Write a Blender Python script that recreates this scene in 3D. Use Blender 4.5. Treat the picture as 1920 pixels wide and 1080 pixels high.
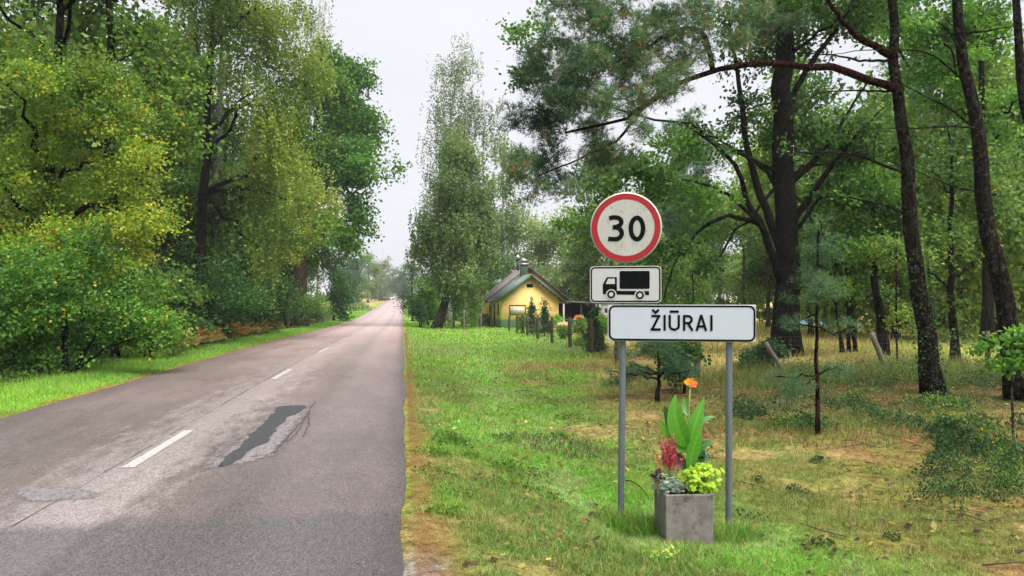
import bpy, bmesh, math, random
import numpy as np
from mathutils import Vector

for o in list(bpy.data.objects):
    bpy.data.objects.remove(o)
SC = bpy.context.scene
COL = SC.collection
R = math.radians

# ------------------------------------------------------------------ camera, world, sun, exposure
FPX = 1400.0                                   # focal length in pixels of the 1920 px wide photograph
CAMZ = 1.65
YAW = math.atan(204.0 / FPX)
PITCH = math.atan(20.0 / FPX)
cam_data = bpy.data.cameras.new('camera')
cam_data.sensor_width = 36.0
cam_data.lens = 36.0 * FPX / 1920.0
cam_data.clip_start = 0.05
cam_data.clip_end = 5000
cam = bpy.data.objects.new('camera', cam_data)
COL.objects.link(cam)
cam.location = (0, 0, CAMZ)
cam.rotation_euler = (R(90) + PITCH, 0, -YAW)
SC.camera = cam

SUN_EL, SUN_AZ = R(62), R(150)                 # azimuth clockwise from +Y (the road direction)
world = bpy.data.worlds.new('World')
SC.world = world
world.use_nodes = True
wn = world.node_tree
wn.nodes.clear()
w_out = wn.nodes.new('ShaderNodeOutputWorld')
w_bg = wn.nodes.new('ShaderNodeBackground')
w_sky = wn.nodes.new('ShaderNodeTexSky')
w_sky.sky_type = 'NISHITA'
w_sky.sun_disc = False
w_sky.sun_elevation = SUN_EL
w_sky.sun_rotation = SUN_AZ
w_sky.dust_density = 4.0
w_hs = wn.nodes.new('ShaderNodeHueSaturation')
w_hs.inputs['Saturation'].default_value = 0.3
w_mix = wn.nodes.new('ShaderNodeMix')
w_mix.data_type = 'RGBA'
w_mix.inputs[0].default_value = 0.9            # an overcast layer hides most of the blue
w_tc = wn.nodes.new('ShaderNodeTexCoord')
w_no = wn.nodes.new('ShaderNodeTexNoise')      # soft uneven cloud sheet, the same all round
w_no.inputs['Scale'].default_value = 1.6
w_no.inputs['Detail'].default_value = 3
w_ra = wn.nodes.new('ShaderNodeValToRGB')
w_ra.color_ramp.elements[0].position = .3; w_ra.color_ramp.elements[0].color = (1.46, 1.49, 1.63, 1)
w_ra.color_ramp.elements[1].position = .7; w_ra.color_ramp.elements[1].color = (1.80, 1.81, 1.91, 1)
wn.links.new(w_tc.outputs['Generated'], w_no.inputs['Vector'])
wn.links.new(w_no.outputs['Fac'], w_ra.inputs['Fac'])
wn.links.new(w_ra.outputs['Color'], w_mix.inputs[7])
wn.links.new(w_sky.outputs[0], w_hs.inputs['Color'])
wn.links.new(w_hs.outputs[0], w_mix.inputs[6])
wn.links.new(w_mix.outputs[2], w_bg.inputs['Color'])
w_bg.inputs['Strength'].default_value = 0.1
wn.links.new(w_bg.outputs[0], w_out.inputs['Surface'])

sun_data = bpy.data.lights.new('sun', 'SUN')
sun_data.energy = 1.5
sun_data.angle = R(55)
sun_data.color = (1.0, 0.97, 0.92)
sun = bpy.data.objects.new('sun', sun_data)
COL.objects.link(sun)
sun.location = (0, 0, 60)
sd = Vector((math.sin(SUN_AZ) * math.cos(SUN_EL), math.cos(SUN_AZ) * math.cos(SUN_EL), math.sin(SUN_EL)))
sun.rotation_euler = sd.to_track_quat('Z', 'Y').to_euler()

SC.view_settings.view_transform = 'Standard'
SC.view_settings.look = 'None'
SC.view_settings.exposure = 2.3
SC.view_settings.gamma = 1.0
SC.view_settings.use_curve_mapping = False
SC.render.engine = 'CYCLES'
SC.cycles.use_denoising = True
SC.cycles.use_adaptive_sampling = True
SC.cycles.adaptive_threshold = 0.02
SC.cycles.max_bounces = 5
SC.cycles.diffuse_bounces = 3
SC.cycles.glossy_bounces = 2
SC.cycles.transmission_bounces = 3
SC.cycles.volume_bounces = 0
SC.cycles.transparent_max_bounces = 4
SC.cycles.caustics_reflective = False
SC.cycles.caustics_refractive = False

# ------------------------------------------------------------------ noise, terrain, picture-to-world helpers
def _hash(ix, iy, seed):
    h = (ix.astype(np.int64) * 374761393 + iy.astype(np.int64) * 668265263 + seed * 974634777) & 0xFFFFFFFF
    h = ((h ^ (h >> 13)) * 1274126177) & 0xFFFFFFFF
    h = h ^ (h >> 16)
    return (h & 0xFFFF) / 65535.0

def vnoise(x, y, seed=0):
    x = np.asarray(x, float); y = np.asarray(y, float)
    ix = np.floor(x); iy = np.floor(y)
    fx = x - ix; fy = y - iy
    fx = fx * fx * (3 - 2 * fx); fy = fy * fy * (3 - 2 * fy)
    a = _hash(ix, iy, seed); b = _hash(ix + 1, iy, seed)
    c = _hash(ix, iy + 1, seed); d = _hash(ix + 1, iy + 1, seed)
    return (a * (1 - fx) + b * fx) * (1 - fy) + (c * (1 - fx) + d * fx) * fy

def fbm(x, y, scale, seed=0, octv=4):
    x = np.asarray(x, float) / scale; y = np.asarray(y, float) / scale
    s = 0; a = 0.5; t = 0
    for k in range(octv):
        s = s + a * vnoise(x, y, seed + k * 17); t += a
        x = x * 2.03 + 11.3; y = y * 2.03 + 4.7; a *= 0.5
    return s / t

def sstep(a, b, x):
    t = np.clip((np.asarray(x, float) - a) / (b - a), 0, 1)
    return t * t * (3 - 2 * t)

_ky = [-60, 0, 17, 30, 55, 81, 100, 137, 200, 285, 330, 400, 1200]
_kz = [0, 0, 0, -.12, -.45, -.72, -.68, -.31, .45, 1.62, 1.85, 1.9, 2.0]
_ty = np.arange(-60, 1201, 1.0)
_tz = np.interp(_ty, _ky, _kz)
_g = np.exp(-0.5 * (np.arange(-24, 25) / 8.0) ** 2); _g /= _g.sum()
_tz2 = np.convolve(np.pad(_tz, 24, mode='edge'), _g, mode='valid')
ROAD_W = 5.5
def zroad(y):
    return np.interp(y, _ty, _tz2) - float(np.interp(0.0, _ty, _tz2))

def terrain(x, y, bumps=True):
    x = np.asarray(x, float); y = np.asarray(y, float)
    z = zroad(y)
    s = 0.45 + 0.55 * (1 - sstep(10, 26, y))
    right = np.interp(x, [-.1, .05, .3, .6, 1, 2, 3, 5, 10, 30, 400], [-.06, -.03, -.04, -.09, -.2, -.41, -.5, -.5, -.45, -.4, -.4]) * s
    left = np.interp(-x, [5.4, 5.55, 6.5, 7.5, 9, 14, 40, 400], [-.06, -.03, -.05, -.12, -.2, -.05, .2, .4])
    off = np.where(x > -2.75, right, left)
    if bumps:
        m = sstep(.5, 2.0, x) + sstep(6.2, 8.0, -x)
        off = off + m * ((fbm(x, y, 1.6, 3) - .5) * .18 + (fbm(x, y, .4, 9, 2) - .5) * .11)
    return z + off

def W(px, d):
    xc = (px - 960.0) / FPX * d
    return (d * math.sin(YAW) + xc * math.cos(YAW), d * math.cos(YAW) - xc * math.sin(YAW))

def Z(py, d):
    return CAMZ + (560.0 - py) / FPX * d

def P3(px, py, d):
    x, y = W(px, d)
    return np.array((x, y, Z(py, d)))

def G(px, py):
    """ground point seen at that place of the photograph"""
    lo = 2.0
    for d in np.arange(3.0, 400.0, 0.05):
        x, y = W(px, d)
        if Z(py, d) <= float(terrain(x, y, False)):
            return np.array((x, y, float(terrain(x, y))))
    return np.array((*W(px, 400.0), 0.0))

def tz(x, y):
    return float(terrain(x, y))

# ------------------------------------------------------------------ object helpers
def tag(o, label=None, cat=None, group=None, kind=None):
    if label: o['label'] = label
    if cat: o['category'] = cat
    if group: o['group'] = group
    if kind: o['kind'] = kind
    return o

def empty(name, loc, rz=0.0, label=None, cat=None, group=None):
    o = bpy.data.objects.new(name, None)
    COL.objects.link(o)
    o.empty_display_size = 0.2
    o.location = loc
    o.rotation_euler = (0, 0, rz)
    return tag(o, label, cat, group)

def link(name, me, mat=None, parent=None):
    o = bpy.data.objects.new(name, me)
    COL.objects.link(o)
    if mat is not None and len(me.materials) == 0:
        me.materials.append(mat)
    if parent is not None:
        o.parent = parent
    return o

def npmesh(name, V, quads=None, tris=None, col=None, smooth=False):
    V = np.asarray(V, np.float32).reshape(-1, 3)
    me = bpy.data.meshes.new(name)
    me.vertices.add(len(V))
    me.vertices.foreach_set('co', V.ravel())
    idx = []; starts = []; s = 0
    if quads is not None and len(quads):
        q = np.asarray(quads, np.int32).reshape(-1, 4)
        idx.append(q.ravel()); starts.append(np.arange(len(q)) * 4); s = len(q) * 4
    if tris is not None and len(tris):
        t = np.asarray(tris, np.int32).reshape(-1, 3)
        idx.append(t.ravel()); starts.append(s + np.arange(len(t)) * 3)
    idx = np.concatenate(idx).astype(np.int32); starts = np.concatenate(starts).astype(np.int32)
    me.loops.add(len(idx))
    me.loops.foreach_set('vertex_index', idx)
    me.polygons.add(len(starts))
    me.polygons.foreach_set('loop_start', starts)
    if smooth:
        me.polygons.foreach_set('use_smooth', np.ones(len(starts), bool))
    me.update(calc_edges=True)
    if col is not None:
        c = np.asarray(col, np.float32).reshape(-1, 3)
        a = me.color_attributes.new('Col', 'FLOAT_COLOR', 'POINT')
        a.data.foreach_set('color', np.concatenate([c, np.ones((len(c), 1), np.float32)], 1).ravel())
    return me

class MB:
    """collects boxes, tubes, prisms; build() links them as one mesh object"""
    def __init__(self): self.V = []; self.Q = []; self.T = []; self.n = 0
    def add(self, V, Q=None, T=None):
        V = np.asarray(V, float).reshape(-1, 3)
        self.V.append(V)
        if Q is not None and len(Q): self.Q.append(np.asarray(Q, int).reshape(-1, 4) + self.n)
        if T is not None and len(T): self.T.append(np.asarray(T, int).reshape(-1, 3) + self.n)
        self.n += len(V)
        return self
    def box(self, x0, x1, y0, y1, z0, z1):
        V = [(x0, y0, z0), (x1, y0, z0), (x1, y1, z0), (x0, y1, z0), (x0, y0, z1), (x1, y0, z1), (x1, y1, z1), (x0, y1, z1)]
        return self.add(V, [(0, 3, 2, 1), (4, 5, 6, 7), (0, 1, 5, 4), (1, 2, 6, 5), (2, 3, 7, 6), (3, 0, 4, 7)])
    def tube(self, pts, rad, sides=6, cap=True):
        V, Q, T = tube(pts, rad, sides, cap)
        return self.add(V, Q, T)
    def prism(self, poly, y0, y1):
        """convex polygon of (x, z), counter-clockwise seen from -Y, extruded along Y"""
        n = len(poly)
        V = [(p[0], y0, p[1]) for p in poly] + [(p[0], y1, p[1]) for p in poly]
        Q = [(i, i + n, (i + 1) % n + n, (i + 1) % n) for i in range(n)]
        T = [(0, i, i + 1) for i in range(1, n - 1)] + [(n, n + i + 1, n + i) for i in range(1, n - 1)]
        return self.add(V, Q, T)
    def build(self, name, mat, parent=None, smooth=False, bevel=0.0):
        me = npmesh(name, np.concatenate(self.V), np.concatenate(self.Q) if self.Q else None, np.concatenate(self.T) if self.T else None, smooth=smooth)
        o = link(name, me, mat, parent)
        if bevel:
            m = o.modifiers.new('bevel', 'BEVEL'); m.width = bevel; m.segments = 2; m.limit_method = 'ANGLE'
        return o

def tube(pts, rad, sides=6, cap=True):
    pts = np.asarray(pts, float); n = len(pts)
    rad = np.broadcast_to(np.asarray(rad, float), (n,))
    t = np.gradient(pts, axis=0)
    t /= np.linalg.norm(t, axis=1, keepdims=True) + 1e-9
    ref = np.array((0.0, 0, 1)) if abs(t[0][2]) < .9 else np.array((1.0, 0, 0))
    u = np.cross(t[0], ref); u /= np.linalg.norm(u)
    U = np.empty_like(pts)
    for i in range(n):
        u = u - t[i] * u.dot(t[i]); u = u / (np.linalg.norm(u) + 1e-9); U[i] = u
    B = np.cross(t, U)
    a = np.arange(sides) * 2 * np.pi / sides
    V = pts[:, None] + rad[:, None, None] * (np.cos(a)[None, :, None] * U[:, None] + np.sin(a)[None, :, None] * B[:, None])
    V = V.reshape(-1, 3)
    i = np.arange(n - 1)[:, None] * sides; k = np.arange(sides)[None]; k2 = (k + 1) % sides
    Q = np.stack([i + k, i + k2, i + sides + k2, i + sides + k], -1).reshape(-1, 4)
    T = []
    if cap:
        T = [(0, j + 1, j) for j in range(1, sides - 1)]
        b = (n - 1) * sides
        T += [(b, b + j, b + j + 1) for j in range(1, sides - 1)]
    return V, Q, T

def bez(p0, p1, p2, n):
    t = np.linspace(0, 1, n)[:, None]
    return (1 - t) ** 2 * np.asarray(p0) + 2 * t * (1 - t) * np.asarray(p1) + t * t * np.asarray(p2)

def resample(pts, n):
    pts = np.asarray(pts, float)
    s = np.concatenate([[0], np.cumsum(np.linalg.norm(np.diff(pts, axis=0), axis=1))])
    # smooth (Catmull-Rom like) through a dense linear pass and a blur
    q = np.linspace(0, s[-1], n * 4)
    d = np.stack([np.interp(q, s, pts[:, k]) for k in range(3)], 1)
    w = max(1, n * 4 // (len(pts) * 3))
    ker = np.ones(2 * w + 1) / (2 * w + 1)
    e = np.stack([np.convolve(np.pad(d[:, k], w, mode='edge'), ker, mode='valid') for k in range(3)], 1)
    e[0] = pts[0]; e[-1] = pts[-1]
    return e[np.linspace(0, len(e) - 1, n).astype(int)]

def copy_tree(o, parent=None):
    c = o.copy(); COL.objects.link(c); c.parent = parent
    for ch in [x for x in bpy.data.objects if x.parent == o]:
        copy_tree(ch, c)
    return c

# ------------------------------------------------------------------ materials
def mat(name, build):
    m = bpy.data.materials.new(name); m.use_nodes = True
    nt = m.node_tree; nt.nodes.clear()
    out = nt.nodes.new('ShaderNodeOutputMaterial')
    build(nt, out)
    return m

class N:
    def __init__(self, nt): self.nt = nt
    def new(self, t, **kw):
        n = self.nt.nodes.new(t)
        for k, v in kw.items(): setattr(n, k, v)
        return n
    def link(self, a, b): self.nt.links.new(a, b)
    def noise(self, vec, scale, detail=4, rough=.55):
        n = self.new('ShaderNodeTexNoise')
        n.inputs['Scale'].default_value = scale; n.inputs['Detail'].default_value = detail; n.inputs['Roughness'].default_value = rough
        if vec is not None: self.link(vec, n.inputs['Vector'])
        return n.outputs['Fac']
    def ramp(self, fac, stops):
        r = self.new('ShaderNodeValToRGB')
        e = r.color_ramp.elements
        while len(e) < len(stops): e.new(0.5)
        for el, (p, c) in zip(e, stops):
            el.position = p
            el.color = (*c, 1) if hasattr(c, '__len__') else (c, c, c, 1)
        self.link(fac, r.inputs['Fac'])
        return r.outputs['Color']
    def mix(self, f, a, b, mode='MIX'):
        m = self.new('ShaderNodeMix', data_type='RGBA', blend_type=mode)
        for s, v in ((0, f), (6, a), (7, b)):
            if hasattr(v, 'is_linked') or hasattr(v, 'links'): self.link(v, m.inputs[s])
            elif hasattr(v, '__len__'): m.inputs[s].default_value = (*v, 1)
            else: m.inputs[s].default_value = v if s == 0 else (v, v, v, 1)
        return m.outputs[2]
    def math(self, op, a, b=None):
        m = self.new('ShaderNodeMath', operation=op)
        for s, v in ((0, a), (1, b)):
            if v is None: continue
            if hasattr(v, 'links'): self.link(v, m.inputs[s])
            else: m.inputs[s].default_value = v
        return m.outputs[0]
    def bump(self, h, strength=.3, dist=.02):
        b = self.new('ShaderNodeBump')
        b.inputs['Strength'].default_value = strength; b.inputs['Distance'].default_value = dist
        self.link(h, b.inputs['Height'])
        return b.outputs[0]
    def pos(self): return self.new('ShaderNodeNewGeometry').outputs['Position']
    def obj(self): return self.new('ShaderNodeTexCoord').outputs['Object']
    def mapping(self, v, scale):
        m = self.new('ShaderNodeMapping'); m.inputs['Scale'].default_value = scale
        self.link(v, m.inputs['Vector']); return m.outputs[0]
    def bsdf(self, out, color, rough=.7, spec=.3, normal=None, metal=0.0):
        b = self.new('ShaderNodeBsdfPrincipled')
        if hasattr(color, 'links'): self.link(color, b.inputs['Base Color'])
        else: b.inputs['Base Color'].default_value = (*color, 1)
        if hasattr(rough, 'links'): self.link(rough, b.inputs['Roughness'])
        else: b.inputs['Roughness'].default_value = rough
        b.inputs['Specular IOR Level'].default_value = spec
        b.inputs['Metallic'].default_value = metal
        if normal is not None: self.link(normal, b.inputs['Normal'])
        if out is not None: self.link(b.outputs[0], out.inputs['Surface'])
        return b.outputs[0]

M = {}
def leafy(trans, rough, spec):
    def f(nt, out):
        n = N(nt)
        a = n.new('ShaderNodeAttribute', attribute_name='Col')
        s = n.bsdf(None, a.outputs['Color'], rough, spec)
        t = n.new('ShaderNodeBsdfTranslucent')
        hs = n.new('ShaderNodeHueSaturation'); hs.inputs['Value'].default_value = 1.5; hs.inputs['Hue'].default_value = .49
        n.link(a.outputs['Color'], hs.inputs['Color']); n.link(hs.outputs[0], t.inputs['Color'])
        m = n.new('ShaderNodeMixShader'); m.inputs[0].default_value = trans
        n.link(s, m.inputs[1]); n.link(t.outputs[0], m.inputs[2]); n.link(m.outputs[0], out.inputs['Surface'])
    return f
M['leaf'] = mat('leaf', leafy(.42, .5, .3))
M['needle'] = mat('needle', leafy(.15, .55, .3))
M['blade'] = mat('grass_blade', leafy(.35, .6, .25))

def ground_m(nt, out):
    n = N(nt); p = n.pos()
    a = n.new('ShaderNodeAttribute', attribute_name='Col')
    f1 = n.noise(p, 9, 5, .65); f2 = n.noise(p, 60, 4, .7)
    c = n.mix(1.0, a.outputs['Color'], n.ramp(f1, [(.3, .35), (.7, 1.6)]), 'MULTIPLY')
    c = n.mix(1.0, c, n.ramp(f2, [(.3, .35), (.72, 1.6)]), 'MULTIPLY')
    n.bsdf(out, c, .95, .1, n.bump(n.math('ADD', f1, f2), .7, .04))
M['ground'] = mat('ground', ground_m)

def road_m(nt, out):
    n = N(nt); p = n.pos()
    sx = n.new('ShaderNodeSeparateXYZ'); n.link(p, sx.inputs[0]); X, Y = sx.outputs[0], sx.outputs[1]
    ps = n.mapping(p, (1.0, .28, 1.0))
    big = n.noise(ps, .9, 5, .6); mid = n.noise(ps, 5, 5, .7); agg = n.noise(p, 60, 3, .85); grit = n.noise(n.mapping(p, (1, .55, 1)), 22, 5, .8)
    base = n.ramp(big, [(.3, (.088, .071, .069)), (.7, (.150, .120, .115))])
    # pale rubbed aggregate beside the centre seam
    cen = n.math('ABSOLUTE', n.math('ADD', X, 2.62))
    cm = n.ramp(n.math('SUBTRACT', n.math('MULTIPLY', mid, 1.3), n.math('MULTIPLY', cen, .55)), [(.24, 0.0), (.52, 1.0)])
    base = n.mix(n.math('MULTIPLY', cm, .6), base, (.29, .25, .245))
    # smoother darker right lane edge strip, and the newer coarse surface nearest the camera
    rl = n.ramp(n.math('ADD', X, n.math('MULTIPLY', mid, .5)), [(.0, 0.0), (.9, 1.0)])
    nr = n.ramp(n.math('ADD', Y, n.math('ADD', n.math('MULTIPLY', mid, .35), n.math('MULTIPLY', X, .03))), [(.0, 1.0), (1.0, 0.0)])
    ny = n.new('ShaderNodeMapRange'); n.link(n.math('ADD', Y, n.math('MULTIPLY', mid, .5)), ny.inputs[0])
    ny.inputs[1].default_value = 6.0; ny.inputs[2].default_value = 6.25; ny.inputs[3].default_value = .75; ny.inputs[4].default_value = 0.0
    base = n.mix(ny.outputs[0], base, (.075, .069, .070))
    # far, the sky's sheen is painted into the colour: paler and pinker
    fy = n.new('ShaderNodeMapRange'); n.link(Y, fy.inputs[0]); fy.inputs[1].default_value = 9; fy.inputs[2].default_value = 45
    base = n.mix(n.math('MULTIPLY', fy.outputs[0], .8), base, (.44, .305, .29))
    ef = n.new('ShaderNodeMapRange'); n.link(n.math('ADD', X, n.math('MULTIPLY', mid, .3)), ef.inputs[0])
    ef.inputs[1].default_value = -.1; ef.inputs[2].default_value = .15; ef.inputs[3].default_value = 0; ef.inputs[4].default_value = .6
    base = n.mix(ef.outputs[0], base, (.06, .055, .055))
    # wheel tracks polished a little darker
    wt = n.new('ShaderNodeMath', operation='PINGPONG'); n.link(n.math('ADD', X, .55), wt.inputs[0]); wt.inputs[1].default_value = .8
    base = n.mix(n.math('MULTIPLY', n.ramp(n.math('ADD', wt.outputs[0], n.math('MULTIPLY', n.math('SUBTRACT', mid, .5), .5)), [(.45, 0.0), (.75, 1.0)]), .22), base, (.07, .06, .06))
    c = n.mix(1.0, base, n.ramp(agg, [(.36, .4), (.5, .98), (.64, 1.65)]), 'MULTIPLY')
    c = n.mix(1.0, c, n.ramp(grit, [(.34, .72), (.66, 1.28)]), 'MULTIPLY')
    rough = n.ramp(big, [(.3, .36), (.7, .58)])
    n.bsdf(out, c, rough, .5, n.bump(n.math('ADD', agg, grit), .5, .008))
M['road'] = mat('asphalt', road_m)

def plain(name, color, rough=.7, spec=.3, var=.25, scale=8, bump=.15, metal=0, dirt=None):
    def f(nt, out):
        n = N(nt); p = n.obj()
        a = n.noise(p, scale, 5, .6); b = n.noise(p, scale * 7, 3, .6)
        c = n.mix(1.0, color, n.ramp(a, [(.25, 1 - var), (.75, 1 + var)]), 'MULTIPLY')
        c = n.mix(1.0, c, n.ramp(b, [(.25, 1 - var * .5), (.75, 1 + var * .5)]), 'MULTIPLY')
        if dirt:
            d = n.noise(n.mapping(p, (1, 1, .25)), scale * 1.6, 6, .7)
            c = n.mix(n.math('MULTIPLY', n.ramp(d, [(.5, 0.0), (.68, 1.0)]), dirt[1]), c, dirt[0])
        n.bsdf(out, c, rough, spec, n.bump(n.math('ADD', a, b), bump, .01) if bump else None, metal)
    return mat(name, f)

def bark(name, dark, light, lichen=None, lamt=.5, zs=.35, scale=9, bump=.9, white=False):
    def f(nt, out):
        n = N(nt); p = n.obj()
        q = n.mapping(p, (1, 1, zs))
        v = n.new('ShaderNodeTexVoronoi', feature='DISTANCE_TO_EDGE'); v.inputs['Scale'].default_value = scale * 1.6
        wv = n.noise(q, scale * .8, 4, .6)
        n.link(n.mix(.35, q, wv), v.inputs['Vector'])
        a = n.noise(q, scale * 2.2, 5, .7)
        crack = n.ramp(v.outputs['Distance'], [(.0, 0.0), (.16, 1.0)])
        h = n.math('MULTIPLY', crack, n.math('ADD', a, .4))
        c = n.mix(n.ramp(h, [(.15, 0.0), (.95, 1.0)]), dark, light)
        if lichen:
            l = n.noise(p, scale * 1.1, 6, .75)
            c = n.mix(n.math('MULTIPLY', n.ramp(l, [(.52, 0.0), (.62, 1.0)]), lamt), c, lichen)
        n.bsdf(out, c, .95, .05, n.bump(h, bump, .04))
    return mat(name, f)
M['bark_pine'] = bark('pine_bark', (.004, .003, .0024), (.022, .0155, .012), (.10, .115, .09), .55)
M['bark_pine_red'] = bark('pine_branch_bark', (.008, .0035, .0026), (.040, .0155, .0105), None)
M['bark_oak'] = bark('oak_bark', (.003, .0028, .0025), (.017, .0145, .012), (.04, .055, .022), .35)
M['bark_dark'] = bark('dark_bark', (.003, .0027, .0024), (.016, .0135, .011), (.03, .036, .018), .25)
M['bark_brown'] = bark('brown_bark', (.03, .021, .015), (.13, .095, .065), (.14, .17, .09), .3)
M['bark_grey'] = bark('grey_bark', (.05, .052, .05), (.20, .20, .185), (.12, .17, .11), .4)
M['bark_far'] = bark('far_bark', (.03, .024, .02), (.11, .08, .06), None)
def birch_m(nt, out):
    n = N(nt); p = n.obj()
    a = n.noise(n.mapping(p, (1, 1, 5)), 2.2, 5, .7); b = n.noise(p, 1.2, 3)
    c = n.mix(n.ramp(a, [(.53, 0.0), (.6, 1.0)]), (.52, .50, .47), (.05, .045, .04))
    n.bsdf(out, c, .7, .2, n.bump(a, .3, .01))
M['bark_birch'] = mat('birch_bark', birch_m)
def wood_m(d, l):
    def f(nt, out):
        n = N(nt); p = n.obj()
        a = n.noise(n.mapping(p, (9, 9, .8)), 5, 6, .7)
        c = n.ramp(a, [(.3, d), (.7, l)])
        n.bsdf(out, c, .85, .2, n.bump(a, .7, .01))
    return f
M['post_wood'] = mat('weathered_post_wood', wood_m((.03, .024, .018), (.11, .085, .06)))
M['grey_wood'] = mat('bare_grey_wood', wood_m((.07, .058, .048), (.23, .195, .16)))
M['dark_wood'] = mat('dark_wood', wood_m((.02, .016, .012), (.06, .05, .04)))

# ------------------------------------------------------------------ ground colour: what grows or lies where, plus shade painted under the trees
TRACK = np.array([G(p[0], p[1])[:2] for p in ((800, 612), (850, 640), (900, 690), (950, 760), (1010, 840), (1100, 910), (1230, 985), (1450, 1060))])
def track_dist(x, y):
    best = np.full(np.shape(x), 1e9)
    for a, b in zip(TRACK[:-1], TRACK[1:]):
        d = b - a; L = d.dot(d)
        t = np.clip(((x - a[0]) * d[0] + (y - a[1]) * d[1]) / L, 0, 1)
        best = np.minimum(best, np.hypot(x - a[0] - t * d[0], y - a[1] - t * d[1]))
    return best

LUSH = np.array((.115, .28, .03)); MID = np.array((.11, .185, .036)); STRAW = np.array((.30, .215, .082))
BROWN = np.array((.185, .10, .042)); GOLD = np.array((.46, .37, .13)); MOSS = np.array((.165, .175, .036))
LITTER = np.array((.07, .05, .028)); PALE = np.array((.20, .30, .09)); LAWN = np.array((.16, .32, .035)); DARKG = np.array((.04, .075, .02))
def lerp(a, b, t):
    t = np.asarray(t)[..., None]
    return a * (1 - t) + b * t

def gcol(x, y):
    x = np.asarray(x, float); y = np.asarray(y, float)
    n1 = fbm(x, y, 1.7, 21); n2 = fbm(x, y, .45, 31); n3 = fbm(x, y, 5.0, 41)
    dep = x * math.sin(YAW) + y * math.cos(YAW)
    # right verge
    c = lerp(MID, STRAW, sstep(.52, .64, n1 * .6 + n2 * .4) * .6)
    c = lerp(c, LUSH, sstep(.46, .58, fbm(x, y, 1.1, 51)) * .7)
    tan = sstep(.3, 1.6, x - np.interp(y, [3, 6, 9, 14, 20, 40], [3.6, 2.9, 2.6, 3.0, 4.2, 9.0])) 
    under = lerp(lerp(STRAW, BROWN, sstep(.40, .56, n1 * .5 + n2 * .5)), MOSS, sstep(.50, .60, n2 * .7 + n3 * .3) * .75)
    under = lerp(under, MID, sstep(.50, .62, fbm(x, y, 1.3, 61)) * .6)
    c = lerp(c, under, tan)
    td = track_dist(x, y)
    c = lerp(c, lerp(PALE, LUSH, sstep(.4, .6, n2)), (1 - sstep(.25, .9, td + (n2 - .5) * .5)) * .85)
    lawn = sstep(16, 30, y) * (1 - sstep(1.0, 4.0, x - np.interp(y, [16, 30, 60], [2.6, 5.0, 12.0])))
    c = lerp(c, lerp(LAWN, PALE, sstep(.45, .62, n3 * .6 + n1 * .4)), lawn * .9)
    c = lerp(c, LAWN, sstep(30, 44, y) * (x < 40) * .7)
    tree_shade = sstep(12.5, 15, dep) * sstep(5.0, 7.0, x) * (1 - sstep(19, 21, dep))  # shade of the trees, painted dark into the ground colour
    c = lerp(c, lerp(DARKG, BROWN * .7, sstep(.45, .6, n1)), tree_shade * .75)
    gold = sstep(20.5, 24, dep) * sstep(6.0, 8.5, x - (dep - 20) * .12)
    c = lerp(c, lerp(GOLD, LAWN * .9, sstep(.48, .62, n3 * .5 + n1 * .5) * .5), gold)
    # needles along the road edge
    edge = 1 - sstep(.05, .26, x + (n2 - .5) * .8 - np.interp(y, [3, 4.5, 6, 8, 30], [.34, .18, .06, .0, -.02]))
    c = lerp(c, lerp(STRAW * np.array((1.05, .88, .72)), BROWN * 1.15, n2), edge * .55)
    grav = (1 - sstep(4.7, 5.2, y)) * (1 - sstep(.15, .3, x + (n2 - .5) * .3))
    c = lerp(c, np.array((.24, .215, .20)), grav * .85)
    # left side
    lx = -x - ROAD_W
    lc = lerp(LUSH, np.array((.165, .35, .035)), sstep(.4, .62, n1))
    lc = lerp(lc, lerp(STRAW * np.array((1.1, .75, .55)), BROWN, n2), (1 - sstep(.05, .32, lx + (n2 - .5) * .3)) * .9)
    lc = lerp(lc, lerp(LITTER, DARKG, sstep(.45, .6, n1)), sstep(2.0, 3.0, lx + (n1 - .5)) * (1 - sstep(100, 120, y)))
    lc = lerp(lc, lerp(np.array((.42, .27, .12)), LAWN, sstep(.5, .6, n3)), sstep(150, 175, y))
    c = np.where((x < -2.75)[..., None], lc, c)
    return c

# ------------------------------------------------------------------ ground sheet
def lines(*seg):
    out = []
    for a, b, s in seg: out.append(np.arange(a, b, s))
    return np.unique(np.round(np.concatenate(out), 4))
gx = lines((-1500, -200, 130), (-200, -60, 20), (-60, -16, 3), (-16, -8, .5), (-8, -5, .16), (-5, -.3, .9), (-.3, 6, .13), (6, 16, .3), (16, 40, 1.0), (40, 100, 6), (100, 200, 20), (200, 1501, 130))
gy = lines((-300, -20, 40), (-20, 2, 2), (2, 14, .16), (14, 26, .35), (26, 70, .8), (70, 140, 3), (140, 420, 10), (420, 2601, 180))
GX, GY = np.meshgrid(gx, gy)
GZ = terrain(GX, GY)
GV = np.stack([GX, GY, GZ], -1).reshape(-1, 3)
nx, ny = len(gx), len(gy)
ii = (np.arange(ny - 1)[:, None] * nx + np.arange(nx - 1)[None]).ravel()
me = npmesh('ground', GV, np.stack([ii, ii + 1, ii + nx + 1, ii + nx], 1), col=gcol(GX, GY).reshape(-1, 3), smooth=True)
tag(link('ground', me, M['ground']), kind='structure')

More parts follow.
